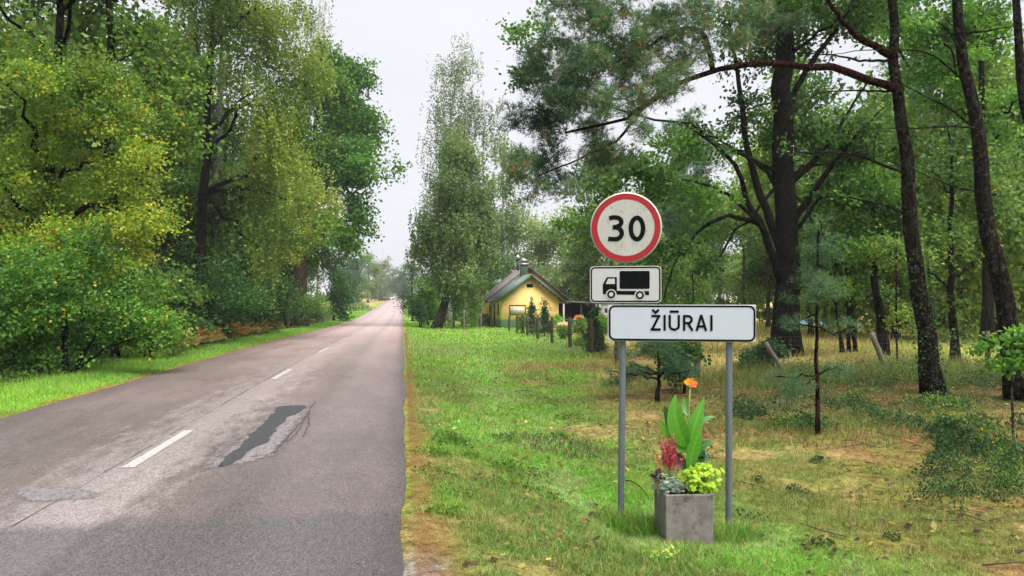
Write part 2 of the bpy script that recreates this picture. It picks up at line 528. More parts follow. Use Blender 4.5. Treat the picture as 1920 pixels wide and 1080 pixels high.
# ------------------------------------------------------------------ road with markings, seam, repair patch
def strip(xs, y0, y1, dy, lift, jag=0.0, seed=1):
    ys = np.arange(y0, y1 + dy * .5, dy)
    V = []
    for k, xx in enumerate(xs):
        j = (fbm(np.full_like(ys, k * 7.7), ys, .5, seed) - .5) * 2 * jag if k in (0, len(xs) - 1) else 0
        V.append(np.stack([np.full_like(ys, xx) + j, ys, zroad(ys) + lift], -1))
    V = np.stack(V, 1).reshape(-1, 3); m = len(xs)
    i = (np.arange(len(ys) - 1)[:, None] * m + np.arange(m - 1)[None]).ravel()
    return V, np.stack([i, i + 1, i + m + 1, i + m], 1)
ysr = np.concatenate([np.arange(-25, 40, .12), np.arange(40, 420, 2.0)])
wob0 = -ROAD_W + (fbm(ysr * 0, ysr, 1.6, 5) - .5) * .12
wob1 = .02 + (fbm(ysr * 0 + 9, ysr, 1.9, 6) - .5) * .13 + (fbm(ysr * 0 + 5, ysr, .3, 16, 2) - .5) * .07
rows = []
for f in (0, .001, .25, .5, .75, .999, 1):
    xx = wob0 + (wob1 - wob0) * f
    zz = zroad(ysr) + (.0 if 0 < f < 1 else -.045)
    rows.append(np.stack([xx, ysr, zz], -1))
RV = np.stack(rows, 1).reshape(-1, 3); m = 7
i = (np.arange(len(ysr) - 1)[:, None] * m + np.arange(m - 1)[None]).ravel()
road = tag(link('road', npmesh('road', RV, np.stack([i, i + 1, i + m + 1, i + m], 1)), M['road']), kind='structure')

def paint_m(nt, out):
    n = N(nt); p = n.pos()
    a = n.noise(p, 26, 5, .75); b = n.noise(p, 110, 3, .7)
    c = n.mix(n.ramp(n.math('ADD', n.math('MULTIPLY', a, .6), n.math('MULTIPLY', b, .5)), [(.44, 0.0), (.68, 1.0)]), (.20, .17, .165), (.56, .54, .51))
    n.bsdf(out, c, .6, .4, n.bump(b, .4, .004))
M['paint'] = mat('worn_road_paint', paint_m)
M['crackdark'] = plain('dark_crack', (.078, .066, .063), .9, .1, .3, 20, .2)
CX = -2.66
def center_y(py):
    return G(round(756 - (py - 558) / .619), py)[1]
for a, b in ((890, 818), (717, 697)):
    y0, y1 = center_y(a), center_y(b)
    V, Q = strip((CX - .06, CX, CX + .06), y0, y1, .06, .006, .012, int(a))
    link('lane_dash', npmesh('lane_dash', V, Q), M['paint'], road)
y = center_y(697)
step = center_y(697) - center_y(818)
for k in range(1, 7):
    V, Q = strip((CX - .06, CX, CX + .06), y + step * k - 2.6, y + step * k, .2, .006, .012, 40 + k)
    link('lane_dash', npmesh('lane_dash', V, Q), M['paint'], road)
V, Q = strip((CX - .148, CX - .140), 5.9, 60, .05, .004, .012, 77)
link('centre_seam', npmesh('centre_seam', V, Q), M['crackdark'], road)

def fan(poly, lift, jag, seed, name, mt, parent, rag=.09):
    """flat irregular patch lying on the road; its rim feathers out into the old surface"""
    P = np.array(poly, float); out = []
    for a, b in zip(P, np.roll(P, -1, 0)):
        L = np.linalg.norm(b - a); k = max(2, int(L / .05))
        for t in np.arange(k) / k: out.append(a + (b - a) * t)
    out = np.array(out)
    for _ in range(3): out = (np.roll(out, 1, 0) + out + np.roll(out, -1, 0)) / 3
    d = np.roll(out, -1, 0) - np.roll(out, 1, 0); d /= np.linalg.norm(d, axis=1, keepdims=True)
    nrm = np.stack([-d[:, 1], d[:, 0]], 1)
    area = 0.5 * np.sum(out[:, 0] * np.roll(out[:, 1], -1) - np.roll(out[:, 0], -1) * out[:, 1])
    if area < 0: nrm = -nrm
    out = out + nrm * ((fbm(out[:, 0], out[:, 1], .22, seed, 3) - .5) * rag)[:, None]
    inner = out + nrm * jag * .9; outer = out - nrm * jag * .9
    bm = bmesh.new(); lay = bm.verts.layers.float_color.new('Col')
    def vv(p, f):
        v = bm.verts.new((p[0], p[1], float(zroad(p[1])) + lift)); v[lay] = (f, f, f, 1); return v
    A = [vv(p, 1.0) for p in inner]; B = [vv(p, 0.0) for p in outer]; n = len(A)
    fc = bm.faces.new(A); bmesh.ops.triangulate(bm, faces=[fc])
    for i in range(n):
        bm.faces.new((A[i], A[(i + 1) % n], B[(i + 1) % n], B[i]))
    bm.normal_update()
    for f in bm.faces:
        if f.normal.z < 0: f.normal_flip()
    me = bpy.data.meshes.new(name); bm.to_mesh(me); bm.free()
    return link(name, me, mt, parent)
def feather(color, lo, hi):
    def f(nt, out):
        n = N(nt); p = n.pos()
        a = n.new('ShaderNodeAttribute', attribute_name='Col')
        g = n.noise(n.mapping(p, (1, .5, 1)), 16, 5, .8); ag = n.noise(p, 60, 3, .85)
        c = n.mix(1.0, color, n.ramp(ag, [(.36, .4), (.64, 1.6)]), 'MULTIPLY')
        c = n.mix(1.0, c, n.ramp(g, [(.34, .65), (.66, 1.35)]), 'MULTIPLY')
        s = n.bsdf(None, c, .6, .4, n.bump(n.math('ADD', g, ag), .5, .008))
        t = n.new('ShaderNodeBsdfTransparent'); m = n.new('ShaderNodeMixShader')
        k = n.math('ADD', a.outputs['Fac'], n.math('MULTIPLY', n.math('SUBTRACT', g, .5), 2.2))
        n.link(n.ramp(k, [(lo, 0.0), (hi, 1.0)]), m.inputs[0]); n.link(t.outputs[0], m.inputs[1]); n.link(s, m.inputs[2]); n.link(m.outputs[0], out.inputs['Surface'])
    return f
M['tar'] = mat('dark_repair_asphalt', feather((.038, .038, .042), .35, .7))
M['tarpale'] = mat('pale_patch_asphalt', feather((.165, .15, .15), .3, .9))
def rp(cx, cy):      # place on the road from the enlarged crop of the photograph
    return G(cx / 2.0, 540 + cy / 2.0)[:2]
fan([rp(*p) for p in ((1045, 455), (1170, 450), (1030, 650), (880, 690), (760, 705), (900, 590))], .004, .09, 5, 'road_patch', M['tarpale'], road)
fan([rp(*p) for p in ((1052, 457), (1152, 455), (1130, 480), (1085, 498), (1040, 545), (1000, 600), (950, 625), (905, 670), (880, 688), (812, 698), (850, 655), (900, 620), (950, 565), (1000, 510))], .008, .045, 8, 'road_patch', M['tar'], road)
fan([rp(*p) for p in ((60, 785), (230, 770), (390, 790), (370, 815), (240, 820), (100, 830))], .004, .07, 15, 'road_patch', M['tarpale'], road)
def crack(pts, w, seed):
    c = np.array([rp(*p) for p in pts]); c = resample(np.c_[c, np.zeros(len(c))], 40)
    c[:, :2] += (np.stack([fbm(c[:, 0], c[:, 1], .12, seed), fbm(c[:, 0] + 9, c[:, 1], .12, seed)], 1) - .5) * .07
    t = np.gradient(c, axis=0); nrm = np.stack([-t[:, 1], t[:, 0], t[:, 2] * 0], 1); nrm /= np.linalg.norm(nrm, axis=1, keepdims=True) + 1e-9
    ww = w * (.5 + fbm(c[:, 0], c[:, 1], .1, seed + 3))[:, None]
    c[:, 2] = zroad(c[:, 1]) + .011
    V = np.stack([c - nrm * ww, c + nrm * ww], 1).reshape(-1, 3)
    i = np.arange(39) * 2
    link('road_crack', npmesh('road_crack', V, np.stack([i, i + 1, i + 3, i + 2], 1)), M['crackdark'], road)
crack(((1185, 440), (1140, 510), (1080, 580), (1020, 655), (940, 658)), .007, 2)
crack(((1160, 480), (1160, 530), (1140, 580)), .006, 3)
crack(((1150, 500), (1110, 570), (1080, 600)), .005, 4)

# ------------------------------------------------------------------ grass and litter (uncountable)
def blades(x, y, h, w, col, rng, bent=True, lean=.5):
    n = len(x)
    z = terrain(x, y)
    a = rng.uniform(0, 2 * np.pi, n); la = rng.uniform(0, 2 * np.pi, n)
    ln = h * lean * rng.uniform(.15, 1.4, n)
    side = np.stack([np.cos(a), np.sin(a), np.zeros(n)], 1) * (w * .5)[:, None]
    base = np.stack([x, y, z - .01], 1)
    ld = np.stack([np.cos(la), np.sin(la), np.zeros(n)], 1) * ln[:, None]
    tip = base + ld + np.stack([np.zeros(n), np.zeros(n), h], 1)
    if bent:
        mid = base + ld * .28 + np.stack([np.zeros(n), np.zeros(n), h * .62], 1)
        V = np.stack([base - side, base + side, mid + side * .8, mid - side * .8, tip], 1)
        i = np.arange(n)[:, None] * 5
        return V.reshape(-1, 3), i + np.array([[0, 1, 2, 3]]), i + np.array([[3, 2, 4]]), np.repeat(col, 5, 0)
    V = np.stack([base - side, base + side, tip], 1)
    i = np.arange(n)[:, None] * 3
    return V.reshape(-1, 3), None, i + np.array([[0, 1, 2]]), np.repeat(col, 3, 0)

def scatter(x0, x1, d0, d1, n, seed, keep=None):
    """points between two depths and between two picture columns"""
    rng = np.random.default_rng(seed)
    d = np.sqrt(rng.uniform(d0 * d0, d1 * d1, n)); px = rng.uniform(x0, x1, n)
    xc = (px - 960) / FPX * d
    x = d * math.sin(YAW) + xc * math.cos(YAW); y = d * math.cos(YAW) - xc * math.sin(YAW)
    return x, y, d, rng

def grass(name, label, parts):
    Vs, Qs, Ts, Cs, k = [], [], [], [], 0
    for V, Q, T, C in parts:
        Vs.append(V); Cs.append(C)
        if Q is not None: Qs.append(Q + k)
        Ts.append(T + k); k += len(V)
    me = npmesh(name, np.concatenate(Vs), np.concatenate(Qs) if Qs else None, np.concatenate(Ts), np.concatenate(Cs))
    return tag(link(name, me, M['blade']), label, 'grass', kind='stuff')

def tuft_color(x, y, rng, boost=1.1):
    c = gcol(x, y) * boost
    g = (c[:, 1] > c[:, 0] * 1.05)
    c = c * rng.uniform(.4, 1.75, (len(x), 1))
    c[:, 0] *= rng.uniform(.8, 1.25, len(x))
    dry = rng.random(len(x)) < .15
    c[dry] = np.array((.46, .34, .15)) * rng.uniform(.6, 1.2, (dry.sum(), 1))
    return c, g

def verge(d0, d1, n, hmin, hmax, w, seed, bent, px0=740, px1=2000):
    x, y, d, rng = scatter(px0, px1, d0, d1, n, seed)
    c, g = tuft_color(x, y, rng)
    den = fbm(x, y, .5, 71) * .7 + fbm(x, y, 2.0, 73) * .5
    keep = (x > .1 + .4 * rng.random(len(x)) ** 2) & (rng.random(len(x)) < np.clip(np.where(g, den * 1.6 - .1, den * 1.5 - .3), .08, 1))
    x, y, c, g, den = x[keep], y[keep], c[keep], g[keep], den[keep]
    h = rng.uniform(hmin, hmax, len(x)) * np.where(g, 1, .42) * (.4 + den)
    return blades(x, y, h, rng.uniform(.6, 1.3, len(x)) * w, c, rng, bent, .9)
grass('grass', 'patchy green and straw coloured grass of the right roadside verge', [
    verge(3.6, 6.0, 80000, .02, .065, .0048, 101, True),
    verge(6.0, 10.0, 140000, .02, .065, .0075, 102, False),
    verge(10.0, 18.0, 130000, .03, .085, .013, 103, False),
    verge(18.0, 34.0, 90000, .05, .13, .03, 104, False),
    verge(34.0, 75.0, 50000, .05, .13, .07, 105, False, 740, 1500)])

def left_strip(y0, y1, n, h, w, seed, bent):
    rng = np.random.default_rng(seed)
    y = y0 * (y1 / y0) ** rng.random(n)
    lx = rng.uniform(.12, 2.6, n)
    x = -ROAD_W - lx
    keep = rng.random(n) < np.clip(.25 + lx * 1.4, 0, 1) * (1 - .6 * sstep(2.0, 2.6, lx))
    x, y, lx = x[keep], y[keep], lx[keep]
    c, g = tuft_color(x, y, rng, 1.15)
    hh = h * rng.uniform(.4, 1.2, len(x)) * (.5 + .9 * sstep(.2, 1.8, lx)) * (.6 + .8 * fbm(x, y, .8, 7))
    return blades(x, y, hh, rng.uniform(.6, 1.3, len(x)) * w, c, rng, bent, .8)
grass('grass_strip', 'lush bright green grass strip along the left road edge', [
    left_strip(8, 25, 60000, .13, .012, 201, False), left_strip(25, 60, 45000, .15, .025, 202, False), left_strip(60, 160, 22000, .16, .06, 203, False)])

def long_grass():
    out = []
    for k, (px, py, rad, n, h, cc) in enumerate(((1205, 985, .25, 700, .2, LUSH), (1290, 1055, .3, 500, .14, LUSH), (1370, 1010, .22, 500, .2, LUSH), (1165, 975, .2, 400, .2, LUSH),
            (1640, 800, 1.2, 1200, .16, MID), (1500, 815, 1.2, 1200, .15, MID), (1750, 790, 1.3, 1200, .18, MID * .8), (1420, 800, .9, 700, .14, MID), (1660, 705, 2.2, 2500, .45, MID), (1480, 710, 2.0, 2000, .4, MID * .9), (1850, 700, 2.5, 2500, .45, MID), (1330, 720, 1.8, 1500, .3, MID),
            (1600, 950, .8, 600, .2, MID), (1050, 840, .6, 700, .16, DARKG * 1.5), (1070, 600 + 90, 1.2, 800, .3, STRAW))):
        g = G(px, py); rng = np.random.default_rng(300 + k)
        r = rad * np.sqrt(rng.random(n)); a = rng.uniform(0, 6.283, n)
        x = g[0] + r * np.cos(a) * 1.3; y = g[1] + r * np.sin(a)
        c = cc * rng.uniform(.5, 1.4, (n, 1)); dry = rng.random(n) < .2; c[dry] = STRAW * rng.uniform(.6, 1.2, (dry.sum(), 1))
        out.append(blades(x, y, rng.uniform(.4, 1, n) * h, np.full(n, .006 if g[1] < 9 else .011), c, rng, True, 1.0))
    return out
grass('long_grass', 'longer loose grass around the posts, planter and tree feet', long_grass())

def meadow():
    x, y, d, rng = scatter(1180, 2000, 22, 70, 42000, 401)
    c = lerp(GOLD, np.array((.35, .42, .10)), sstep(.5, .65, fbm(x, y, 4, 81))) * rng.uniform(.6, 1.3, (len(x), 1))
    keep = x > 8 + (d - 20) * .1
    x, y, c, d = x[keep], y[keep], c[keep], d[keep]
    return blades(x, y, rng.uniform(.1, .35, len(x)), .0012 * d, c, rng, False, .6)
tag(grass('meadow_grass', 'golden dry meadow grass behind the wire fence', [meadow()]), kind='stuff')

def litter():
    rng = np.random.default_rng(500); n = 26000
    y = 3.8 * (45 / 3.8) ** rng.random(n)
    left = rng.random(n) < .3
    x = np.where(left, -ROAD_W - .28 + rng.normal(0, .14, n), .14 + np.abs(rng.normal(0, .15, n)) * np.interp(y, [4, 10], [1.3, .7]) - .06)
    bad = left & (y < 9); x, y = x[~bad], y[~bad]; n = len(x)
    x2, y2, d2, _ = scatter(1050, 2000, 4, 17, 16000, 501)
    k = x2 > 2.2; x = np.r_[x, x2[k]]; y = np.r_[y, y2[k]]; n = len(x)
    z = terrain(x, y) + .012 + .02 * (x > .6)
    z = np.where((x < .06) & (x > -ROAD_W - .05), np.maximum(z, zroad(y) + .008), z)
    a = rng.uniform(0, 6.283, n); L = rng.uniform(.02, .06, n) * np.interp(y, [4, 20, 45], [1, 1.7, 3]); w = np.interp(y, [4, 45], [.003, .014])
    d = np.stack([np.cos(a), np.sin(a), rng.uniform(-.05, .15, n)], 1) * L[:, None]; s = np.stack([-np.sin(a), np.cos(a), a * 0], 1) * w[:, None]
    b = np.stack([x, y, z], 1)
    V = np.stack([b - d * .5 - s * .5, b - d * .5 + s * .5, b + d * .5], 1).reshape(-1, 3)
    c = np.array((.34, .17, .07)) * rng.uniform(.45, 1.3, (n, 1))
    me = npmesh('needle_litter', V, None, np.arange(3 * n).reshape(-1, 3), np.repeat(c, 3, 0))
    tag(link('needle_litter', me, M['blade']), 'rust brown fallen pine needles along the asphalt edge', 'needle litter', kind='stuff')
litter()

def fallen_leaves():
    rng = np.random.default_rng(511)
    x, y, d, _ = scatter(780, 2000, 4.2, 20, 5200, 512)
    k = (x > .3) & (fbm(x, y, 1.5, 91) > .47); x, y = x[k], y[k]; n = len(x)
    z = terrain(x, y) + rng.uniform(.01, .05, n)
    a = rng.uniform(0, 6.283, n); L = rng.uniform(.02, .05, n)
    u = np.stack([np.cos(a), np.sin(a), rng.normal(0, .3, n)], 1) * L[:, None]; v = np.stack([-np.sin(a), np.cos(a), rng.normal(0, .3, n)], 1) * (L * .6)[:, None]
    b = np.stack([x, y, z], 1)
    V = np.stack([b - u, b + v, b + u, b - v], 1).reshape(-1, 3)
    pal = np.array(((.20, .10, .04), (.34, .20, .07), (.10, .055, .03), (.42, .34, .10), (.05, .035, .025)))
    c = pal[rng.integers(0, 5, n)] * rng.uniform(.6, 1.2, (n, 1))
    me = npmesh('leaf_litter', V, np.arange(4 * n).reshape(-1, 4), None, np.repeat(c, 4, 0))
    tag(link('leaf_litter', me, M['blade']), 'scattered brown and yellow fallen leaves on the right hand ground', 'leaf litter', kind='stuff')
fallen_leaves()

def fallen_sticks():
    rng = np.random.default_rng(531); mb = MB()
    x, y, d, _ = scatter(1000, 2000, 5, 18, 150, 532)
    for a, b in zip(x, y):
        if a < 2.5: continue
        an = rng.uniform(0, 6.28); L = rng.uniform(.12, .6); c, s = math.cos(an) * L, math.sin(an) * L
        p = [(a, b, tz(a, b) + .025), (a + c * .5, b + s * .5, tz(a + c * .5, b + s * .5) + rng.uniform(.02, .06)), (a + c, b + s, tz(a + c, b + s) + .03)]
        mb.tube(p, np.array((.007, .006, .003)) * rng.uniform(.6, 1.3), 4)
    tag(mb.build('fallen_sticks', M['post_wood']), 'thin dry sticks strewn over the ground under the pines', 'sticks', kind='stuff')
fallen_sticks()

# ------------------------------------------------------------------ trees
def leaf_quads(P, L, Wd, rng, up=.6, adir=None, droop=0.0):
    n = len(P)
    a = rng.normal(size=(n, 3))
    if adir is not None: a = a * .7 + adir
    a[:, 2] -= droop
    a /= np.linalg.norm(a, axis=1, keepdims=True)
    nn = rng.normal(size=(n, 3)); nn[:, 2] += up
    nn -= a * (nn * a).sum(1, keepdims=True); nn /= np.linalg.norm(nn, axis=1, keepdims=True) + 1e-9
    b = np.cross(a, nn)
    L = (L * rng.uniform(.65, 1.25, n))[:, None]; w = Wd / 1.0 * L
    mid = P + a * L * .45 + nn * (L * .07)
    V = np.stack([P, mid + b * w * .5, P + a * L, mid - b * w * .5], 1)
    return V.reshape(-1, 3), (np.arange(n)[:, None] * 4 + np.arange(4)[None])

def needle_tris(P, D, L, rng, per=9, spread=.75, w=.012):
    """tufts of needles at P pointing along D"""
    n = len(P)
    d = np.repeat(D, per, 0) + rng.normal(size=(n * per, 3)) * spread
    d /= np.linalg.norm(d, axis=1, keepdims=True)
    p = np.repeat(P, per, 0) + rng.normal(size=(n * per, 3)) * L * .12
    s = np.cross(d, rng.normal(size=d.shape)); s /= np.linalg.norm(s, axis=1, keepdims=True) + 1e-9
    LL = (L * rng.uniform(.7, 1.2, n * per))[:, None]
    V = np.stack([p - s * w * .5, p + s * w * .5, p + d * LL], 1)
    return V.reshape(-1, 3), np.arange(n * per * 3).reshape(-1, 3)

PAL = {   # dark, light, accent, accent share
    'oak': ((.020, .064, .012), (.115, .265, .034), (.16, .20, .03), .03),
    'oakbright': ((.03, .10, .016), (.145, .34, .042), (.22, .29, .04), .03),
    'linden': ((.055, .145, .018), (.23, .36, .034), (.50, .42, .035), .14),
    'lindengreen': ((.03, .085, .014), (.155, .285, .033), (.42, .36, .03), .05),
    'birchyellow': ((.065, .135, .024), (.235, .335, .055), (.44, .40, .045), .06),
    'birch': ((.075, .145, .04), (.21, .31, .10), (.30, .30, .06), .03),
    'birchpale': ((.11, .165, .075), (.23, .30, .15), (.30, .29, .13), .03),
    'shrub': ((.010, .038, .009), (.055, .145, .028), (.12, .19, .03), .03),
    'maple': ((.018, .072, .012), (.13, .305, .036), (.50, .42, .04), .06),
    'lightgreen': ((.075, .20, .025), (.20, .40, .055), (.28, .36, .05), .03),
    'willow': ((.11, .185, .055), (.27, .36, .12), (.34, .36, .10), .04),
    'woods': ((.02, .07, .014), (.135, .26, .045), (.30, .30, .05), .05),
    'woodslight': ((.09, .185, .035), (.25, .38, .075), (.38, .34, .06), .05),
    'bilberry': ((.014, .045, .014), (.042, .105, .028), (.10, .10, .03), .03),
    'ivy': ((.022, .070, .018), (.06, .155, .032), (.10, .17, .04), .02),
    'pine': ((.022, .060, .028), (.12, .225, .09), (.28, .16, .06), .07),
    'pineyoung': ((.040, .105, .045), (.11, .21, .085), (.22, .19, .05), .03),
    'pinebrown': ((.09, .075, .04), (.15, .13, .065), (.25, .12, .05), .3),
    'spruce': ((.018, .055, .025), (.045, .110, .045), (.06, .10, .04), .02),
    'thuja': ((.020, .068, .028), (.055, .135, .05), (.08, .14, .045), .02),
    'farblue': ((.05, .10, .055), (.11, .18, .095), (.15, .18, .08), .02),  # bluish haze of distance painted into the leaf colour
}
def lumpy(env, rng, k=6):
    """break every big mass into uneven smaller ones, so the crown has bays and bulges"""
    out = []
    for r in np.asarray(env, float):
        for _ in range(k):
            d = rng.normal(size=3); d /= np.linalg.norm(d)
            f = rng.uniform(.30, .58)
            out.append(np.r_[r[:3] + d * r[3:6] * rng.uniform(.45, .95), r[3:6] * f * rng.uniform(.8, 1.25, 3)])
    return np.array(out)
def leaf_colors(pal, tcl, rng, per):
    a, b, acc, sh = PAL[pal]
    aw = rng.random(len(tcl)) ** 4 * 3.0 + np.clip(tcl - .62, 0, 1) * 6.0      # the turning colour gathers on some sprays
    t = np.repeat(tcl, per); aw = np.repeat(aw, per)
    n = len(t)
    tt = np.clip(t + rng.normal(0, .16, n), 0, 1.2)[:, None]
    c = np.array(a) * (1 - tt) + np.array(b) * tt
    m = rng.random(n) < np.minimum(sh * aw, .8)
    k = rng.uniform(.35, 1.0, (int(m.sum()), 1))
    c[m] = c[m] * (1 - k) + np.array(acc) * k
    return c * rng.uniform(.82, 1.18, (n, 1))

def env_points(env, n, rng, p=2.2):
    """env rows: centre xyz, radii xyz"""
    env = np.asarray(env, float)
    wgt = np.prod(env[:, 3:6], axis=1) ** .75; wgt /= wgt.sum()
    k = rng.choice(len(env), n, p=wgt)
    d = rng.normal(size=(n, 3)); d /= np.linalg.norm(d, axis=1, keepdims=True)
    r = rng.random(n) ** (1 / p) * (1 + .4 * rng.random(n) ** 5)
    return env[k, :3] + d * r[:, None] * env[k, 3:6]

def px_env(rows, d):
    """(px, py, half width px, half height px[, depth radius m[, depth shift]]) at depth d -> world rows"""
    out = []
    for r in rows:
        dd = d + (r[5] if len(r) > 5 else 0)
        c = P3(r[0], r[1], dd); rx = r[2] * dd / FPX; rz = r[3] * dd / FPX
        ry = r[4] if len(r) > 4 else rx
        out.append((*c, rx, ry, rz))
    return np.array(out)

def grow(name, label, cat, trunk, r0, env, pal, clumps, per, clr, leaf=(.08, .7), barkm='bark_dark', seed=0, limbs=9, limb_from=.3,
         style='broad', group=None, extra_limbs=(), r1=.03, up=.6, flat=.6, twig_r=.012, branch_mat=None, shell=2.2, base=None, low=-.3, lump=6):
    """one tree: Empty at its foot > trunk, branches, crown. trunk, env and limbs in world coordinates."""
    rng = np.random.default_rng(seed)
    trunk = np.asarray(trunk, float)
    root = trunk[0].copy() if base is None else np.asarray(base, float)
    e = empty(name, tuple(root), 0, label, cat, group)
    tp = resample(trunk, 18)
    hgt = tp[-1][2] - tp[0][2]
    wig = (rng.normal(size=(18, 3)) * min(r0, .2) * .2); wig[:, 2] = 0; wig[0] = 0
    tp = tp + wig
    s = np.linspace(0, 1, 18)
    rad = r1 + (r0 - r1) * (1 - s) ** .9
    rad = rad + r0 * .55 * np.exp(-s * hgt / (r0 * 2.2 + .05))
    tp[0][2] -= .25
    MB().tube(tp - root, rad, 12).build('trunk', M[barkm], e, smooth=True)
    if style != 'pine' and lump: env = lumpy(env, rng, lump)
    C = env_points(env, clumps, rng, shell)
    C[:, 2] = np.maximum(C[:, 2], root[2] + .05)
    nodes = [tp[3:]]; noder = [rad[3:]]
    mb = MB()
    for li, lm in enumerate(extra_limbs):
        pl, ra, rb = lm[:3]
        q = resample(pl, 16)
        q[1:-1] += rng.normal(size=(14, 3)) * min(ra, .08) * .25
        rr = np.linspace(ra, rb, 16)
        MB().tube(q - root, rr, 8).build('limb', M[lm[3] if len(lm) > 3 else barkm], e, smooth=True)
        nodes.append(q); noder.append(rr)
    # main limbs towards far-apart targets
    if limbs:
        sel = [int(rng.integers(len(C)))]; dist = np.linalg.norm(C - C[sel[0]], axis=1)
        while len(sel) < min(limbs, len(C)):
            k = int(dist.argmax()); sel.append(k); dist = np.minimum(dist, np.linalg.norm(C - C[k], axis=1))
        for k in sel:
            t = C[k]
            hz = np.linalg.norm((t - root)[:2])
            zt = t[2] - (hz * rng.uniform(.35, .75) if style != 'pine' else hz * rng.uniform(-.1, .25))
            zt = np.clip(zt, root[2] + hgt * limb_from, tp[-2][2])
            j = int(np.argmin(np.abs(tp[:, 2] - zt))); p0 = tp[j]
            mid = p0 * .45 + t * .55; mid[2] += (.12 * hz if style != 'pine' else .05 * hz) + rng.normal() * .1
            q = bez(p0, mid, t, 10)
            q[1:-1] += rng.normal(size=(8, 3)) * .03 * np.linalg.norm(t - p0)
            ra = min(rad[j] * .6, .02 + .018 * np.linalg.norm(t - p0), .06 if extra_limbs else 9); rr = np.linspace(ra, .012, 10)
            mb.tube(q - root, rr, 6); nodes.append(q); noder.append(rr)
    NP_ = np.concatenate(nodes); NR = np.concatenate(noder)
    cap = len(NP_) + 3 * len(C)
    AP = np.full((cap, 3), 1e6); AR = np.zeros(cap); cnt = len(NP_); AP[:cnt] = NP_; AR[:cnt] = NR
    order = np.argsort([np.linalg.norm(NP_ - c, axis=1).min() for c in C])
    for c in C[order]:                         # twigs fork off earlier twigs
        A_ = AP[:cnt]
        dd = np.linalg.norm(A_ - c, axis=1) + np.maximum(0, A_[:, 2] - c[2]) * .6
        j = int(dd.argmin()); p0 = A_[j].copy()
        L = np.linalg.norm(c - p0)
        if L < .06: continue
        mid = (p0 + c) / 2 + np.array((0, 0, .10 * L)) + rng.normal(size=3) * .10 * L
        ra = max(min(AR[j] * .75, twig_r * .5 + .005 * L), .004)
        bz = bez(p0, mid, c, 4); br = np.linspace(ra, .004, 4)
        mb.tube(bz - root, br, 3, False)
        AP[cnt:cnt + 3] = bz[1:]; AR[cnt:cnt + 3] = br[1:]; cnt += 3
    if mb.n:
        tag(mb.build('twigs', M[branch_mat or barkm], e, smooth=True), kind='stuff')
    tcl = np.clip(.5 + (fbm(C[:, 0] + C[:, 2] * .7, C[:, 1] * .8 + C[:, 2], 1.6 + .02 * np.linalg.norm(root[:2]), seed + 5, 2) - .5) * 1.9 + rng.normal(0, .16, len(C)), 0, 1)
    if style == 'pine':
        m = per
        off = rng.normal(size=(len(C), m, 3)); off /= np.linalg.norm(off, axis=2, keepdims=True)
        off *= rng.random((len(C), m, 1)) ** .5 * clr; off[:, :, 2] *= flat
        Pt = (C[:, None] + off).reshape(-1, 3)
        D = off.reshape(-1, 3) / clr * .8; D[:, 2] += .35
        npt = 9
        V, T = needle_tris(Pt, D, leaf[0], rng, npt, .75, leaf[1])
        col = leaf_colors(pal, tcl, rng, m); col = np.repeat(col, npt * 3, 0)
        me = npmesh('crown', V - root, None, T, col)
        link('crown', me, M['needle'], e)
        return e
    if style == 'birch':
        # hanging strings of leaves
        st = 5; m = max(2, per // st)
        off = rng.normal(size=(len(C), st, 1, 3)) * clr * np.array((.5, .5, .3))
        t = rng.random((len(C), st, m, 1))
        ln = rng.uniform(.6, 1.6, (len(C), st, 1, 1)) * clr * 1.6
        hang = np.concatenate([rng.normal(size=t.shape) * .05, rng.normal(size=t.shape) * .05, -t * ln], 3)
        Pt = (C[:, None, None] + off + hang).reshape(-1, 3); per_ = st * m
        V, Q = leaf_quads(Pt, leaf[0], leaf[1], rng, .2, None, .7)
    else:
        off = rng.normal(size=(len(C), per, 3)) * .5
        off *= clr * .68 * np.array((1, 1, flat)) * rng.uniform(.7, 1.3, (len(C), 1, 1))
        ax = C - np.array((*trunk[len(trunk) // 2][:2], 0)); ax[:, 2] = 0
        ax /= np.linalg.norm(ax, axis=1, keepdims=True) + 1e-6
        ax += rng.normal(size=ax.shape) * .5; ax[:, 2] -= rng.uniform(0, .8, len(C))
        ax /= np.linalg.norm(ax, axis=1, keepdims=True)
        off += ax[:, None] * (rng.normal(size=(len(C), per, 1)) * .62 * clr)      # leaves lie along outward, drooping sprays
        Pt = (C[:, None] + off).reshape(-1, 3); per_ = per
        ad = off.reshape(-1, 3) / clr
        V, Q = leaf_quads(Pt, leaf[0], leaf[1], rng, up, ad * .6, .15)
    gz = float(terrain(root[0], root[1], False)) + low + .3
    dz = np.maximum(0, gz - V[:, 2].reshape(-1, 4).min(1))
    V = V.reshape(-1, 4, 3); V[:, :, 2] += (dz * rng.uniform(1, 2.5, len(dz)))[:, None]; V = V.reshape(-1, 3)
    col = np.repeat(leaf_colors(pal, tcl, rng, per_), 4, 0)
    me = npmesh('crown', V - root, Q, None, col)
    link('crown', me, M['leaf'], e)
    return e

def foot(px, d):
    x, y = W(px, d); return np.array((x, y, tz(x, y)))

def px_path(d, *pts):
    return [P3(p[0], p[1], p[2] if len(p) > 2 else d) for p in pts]

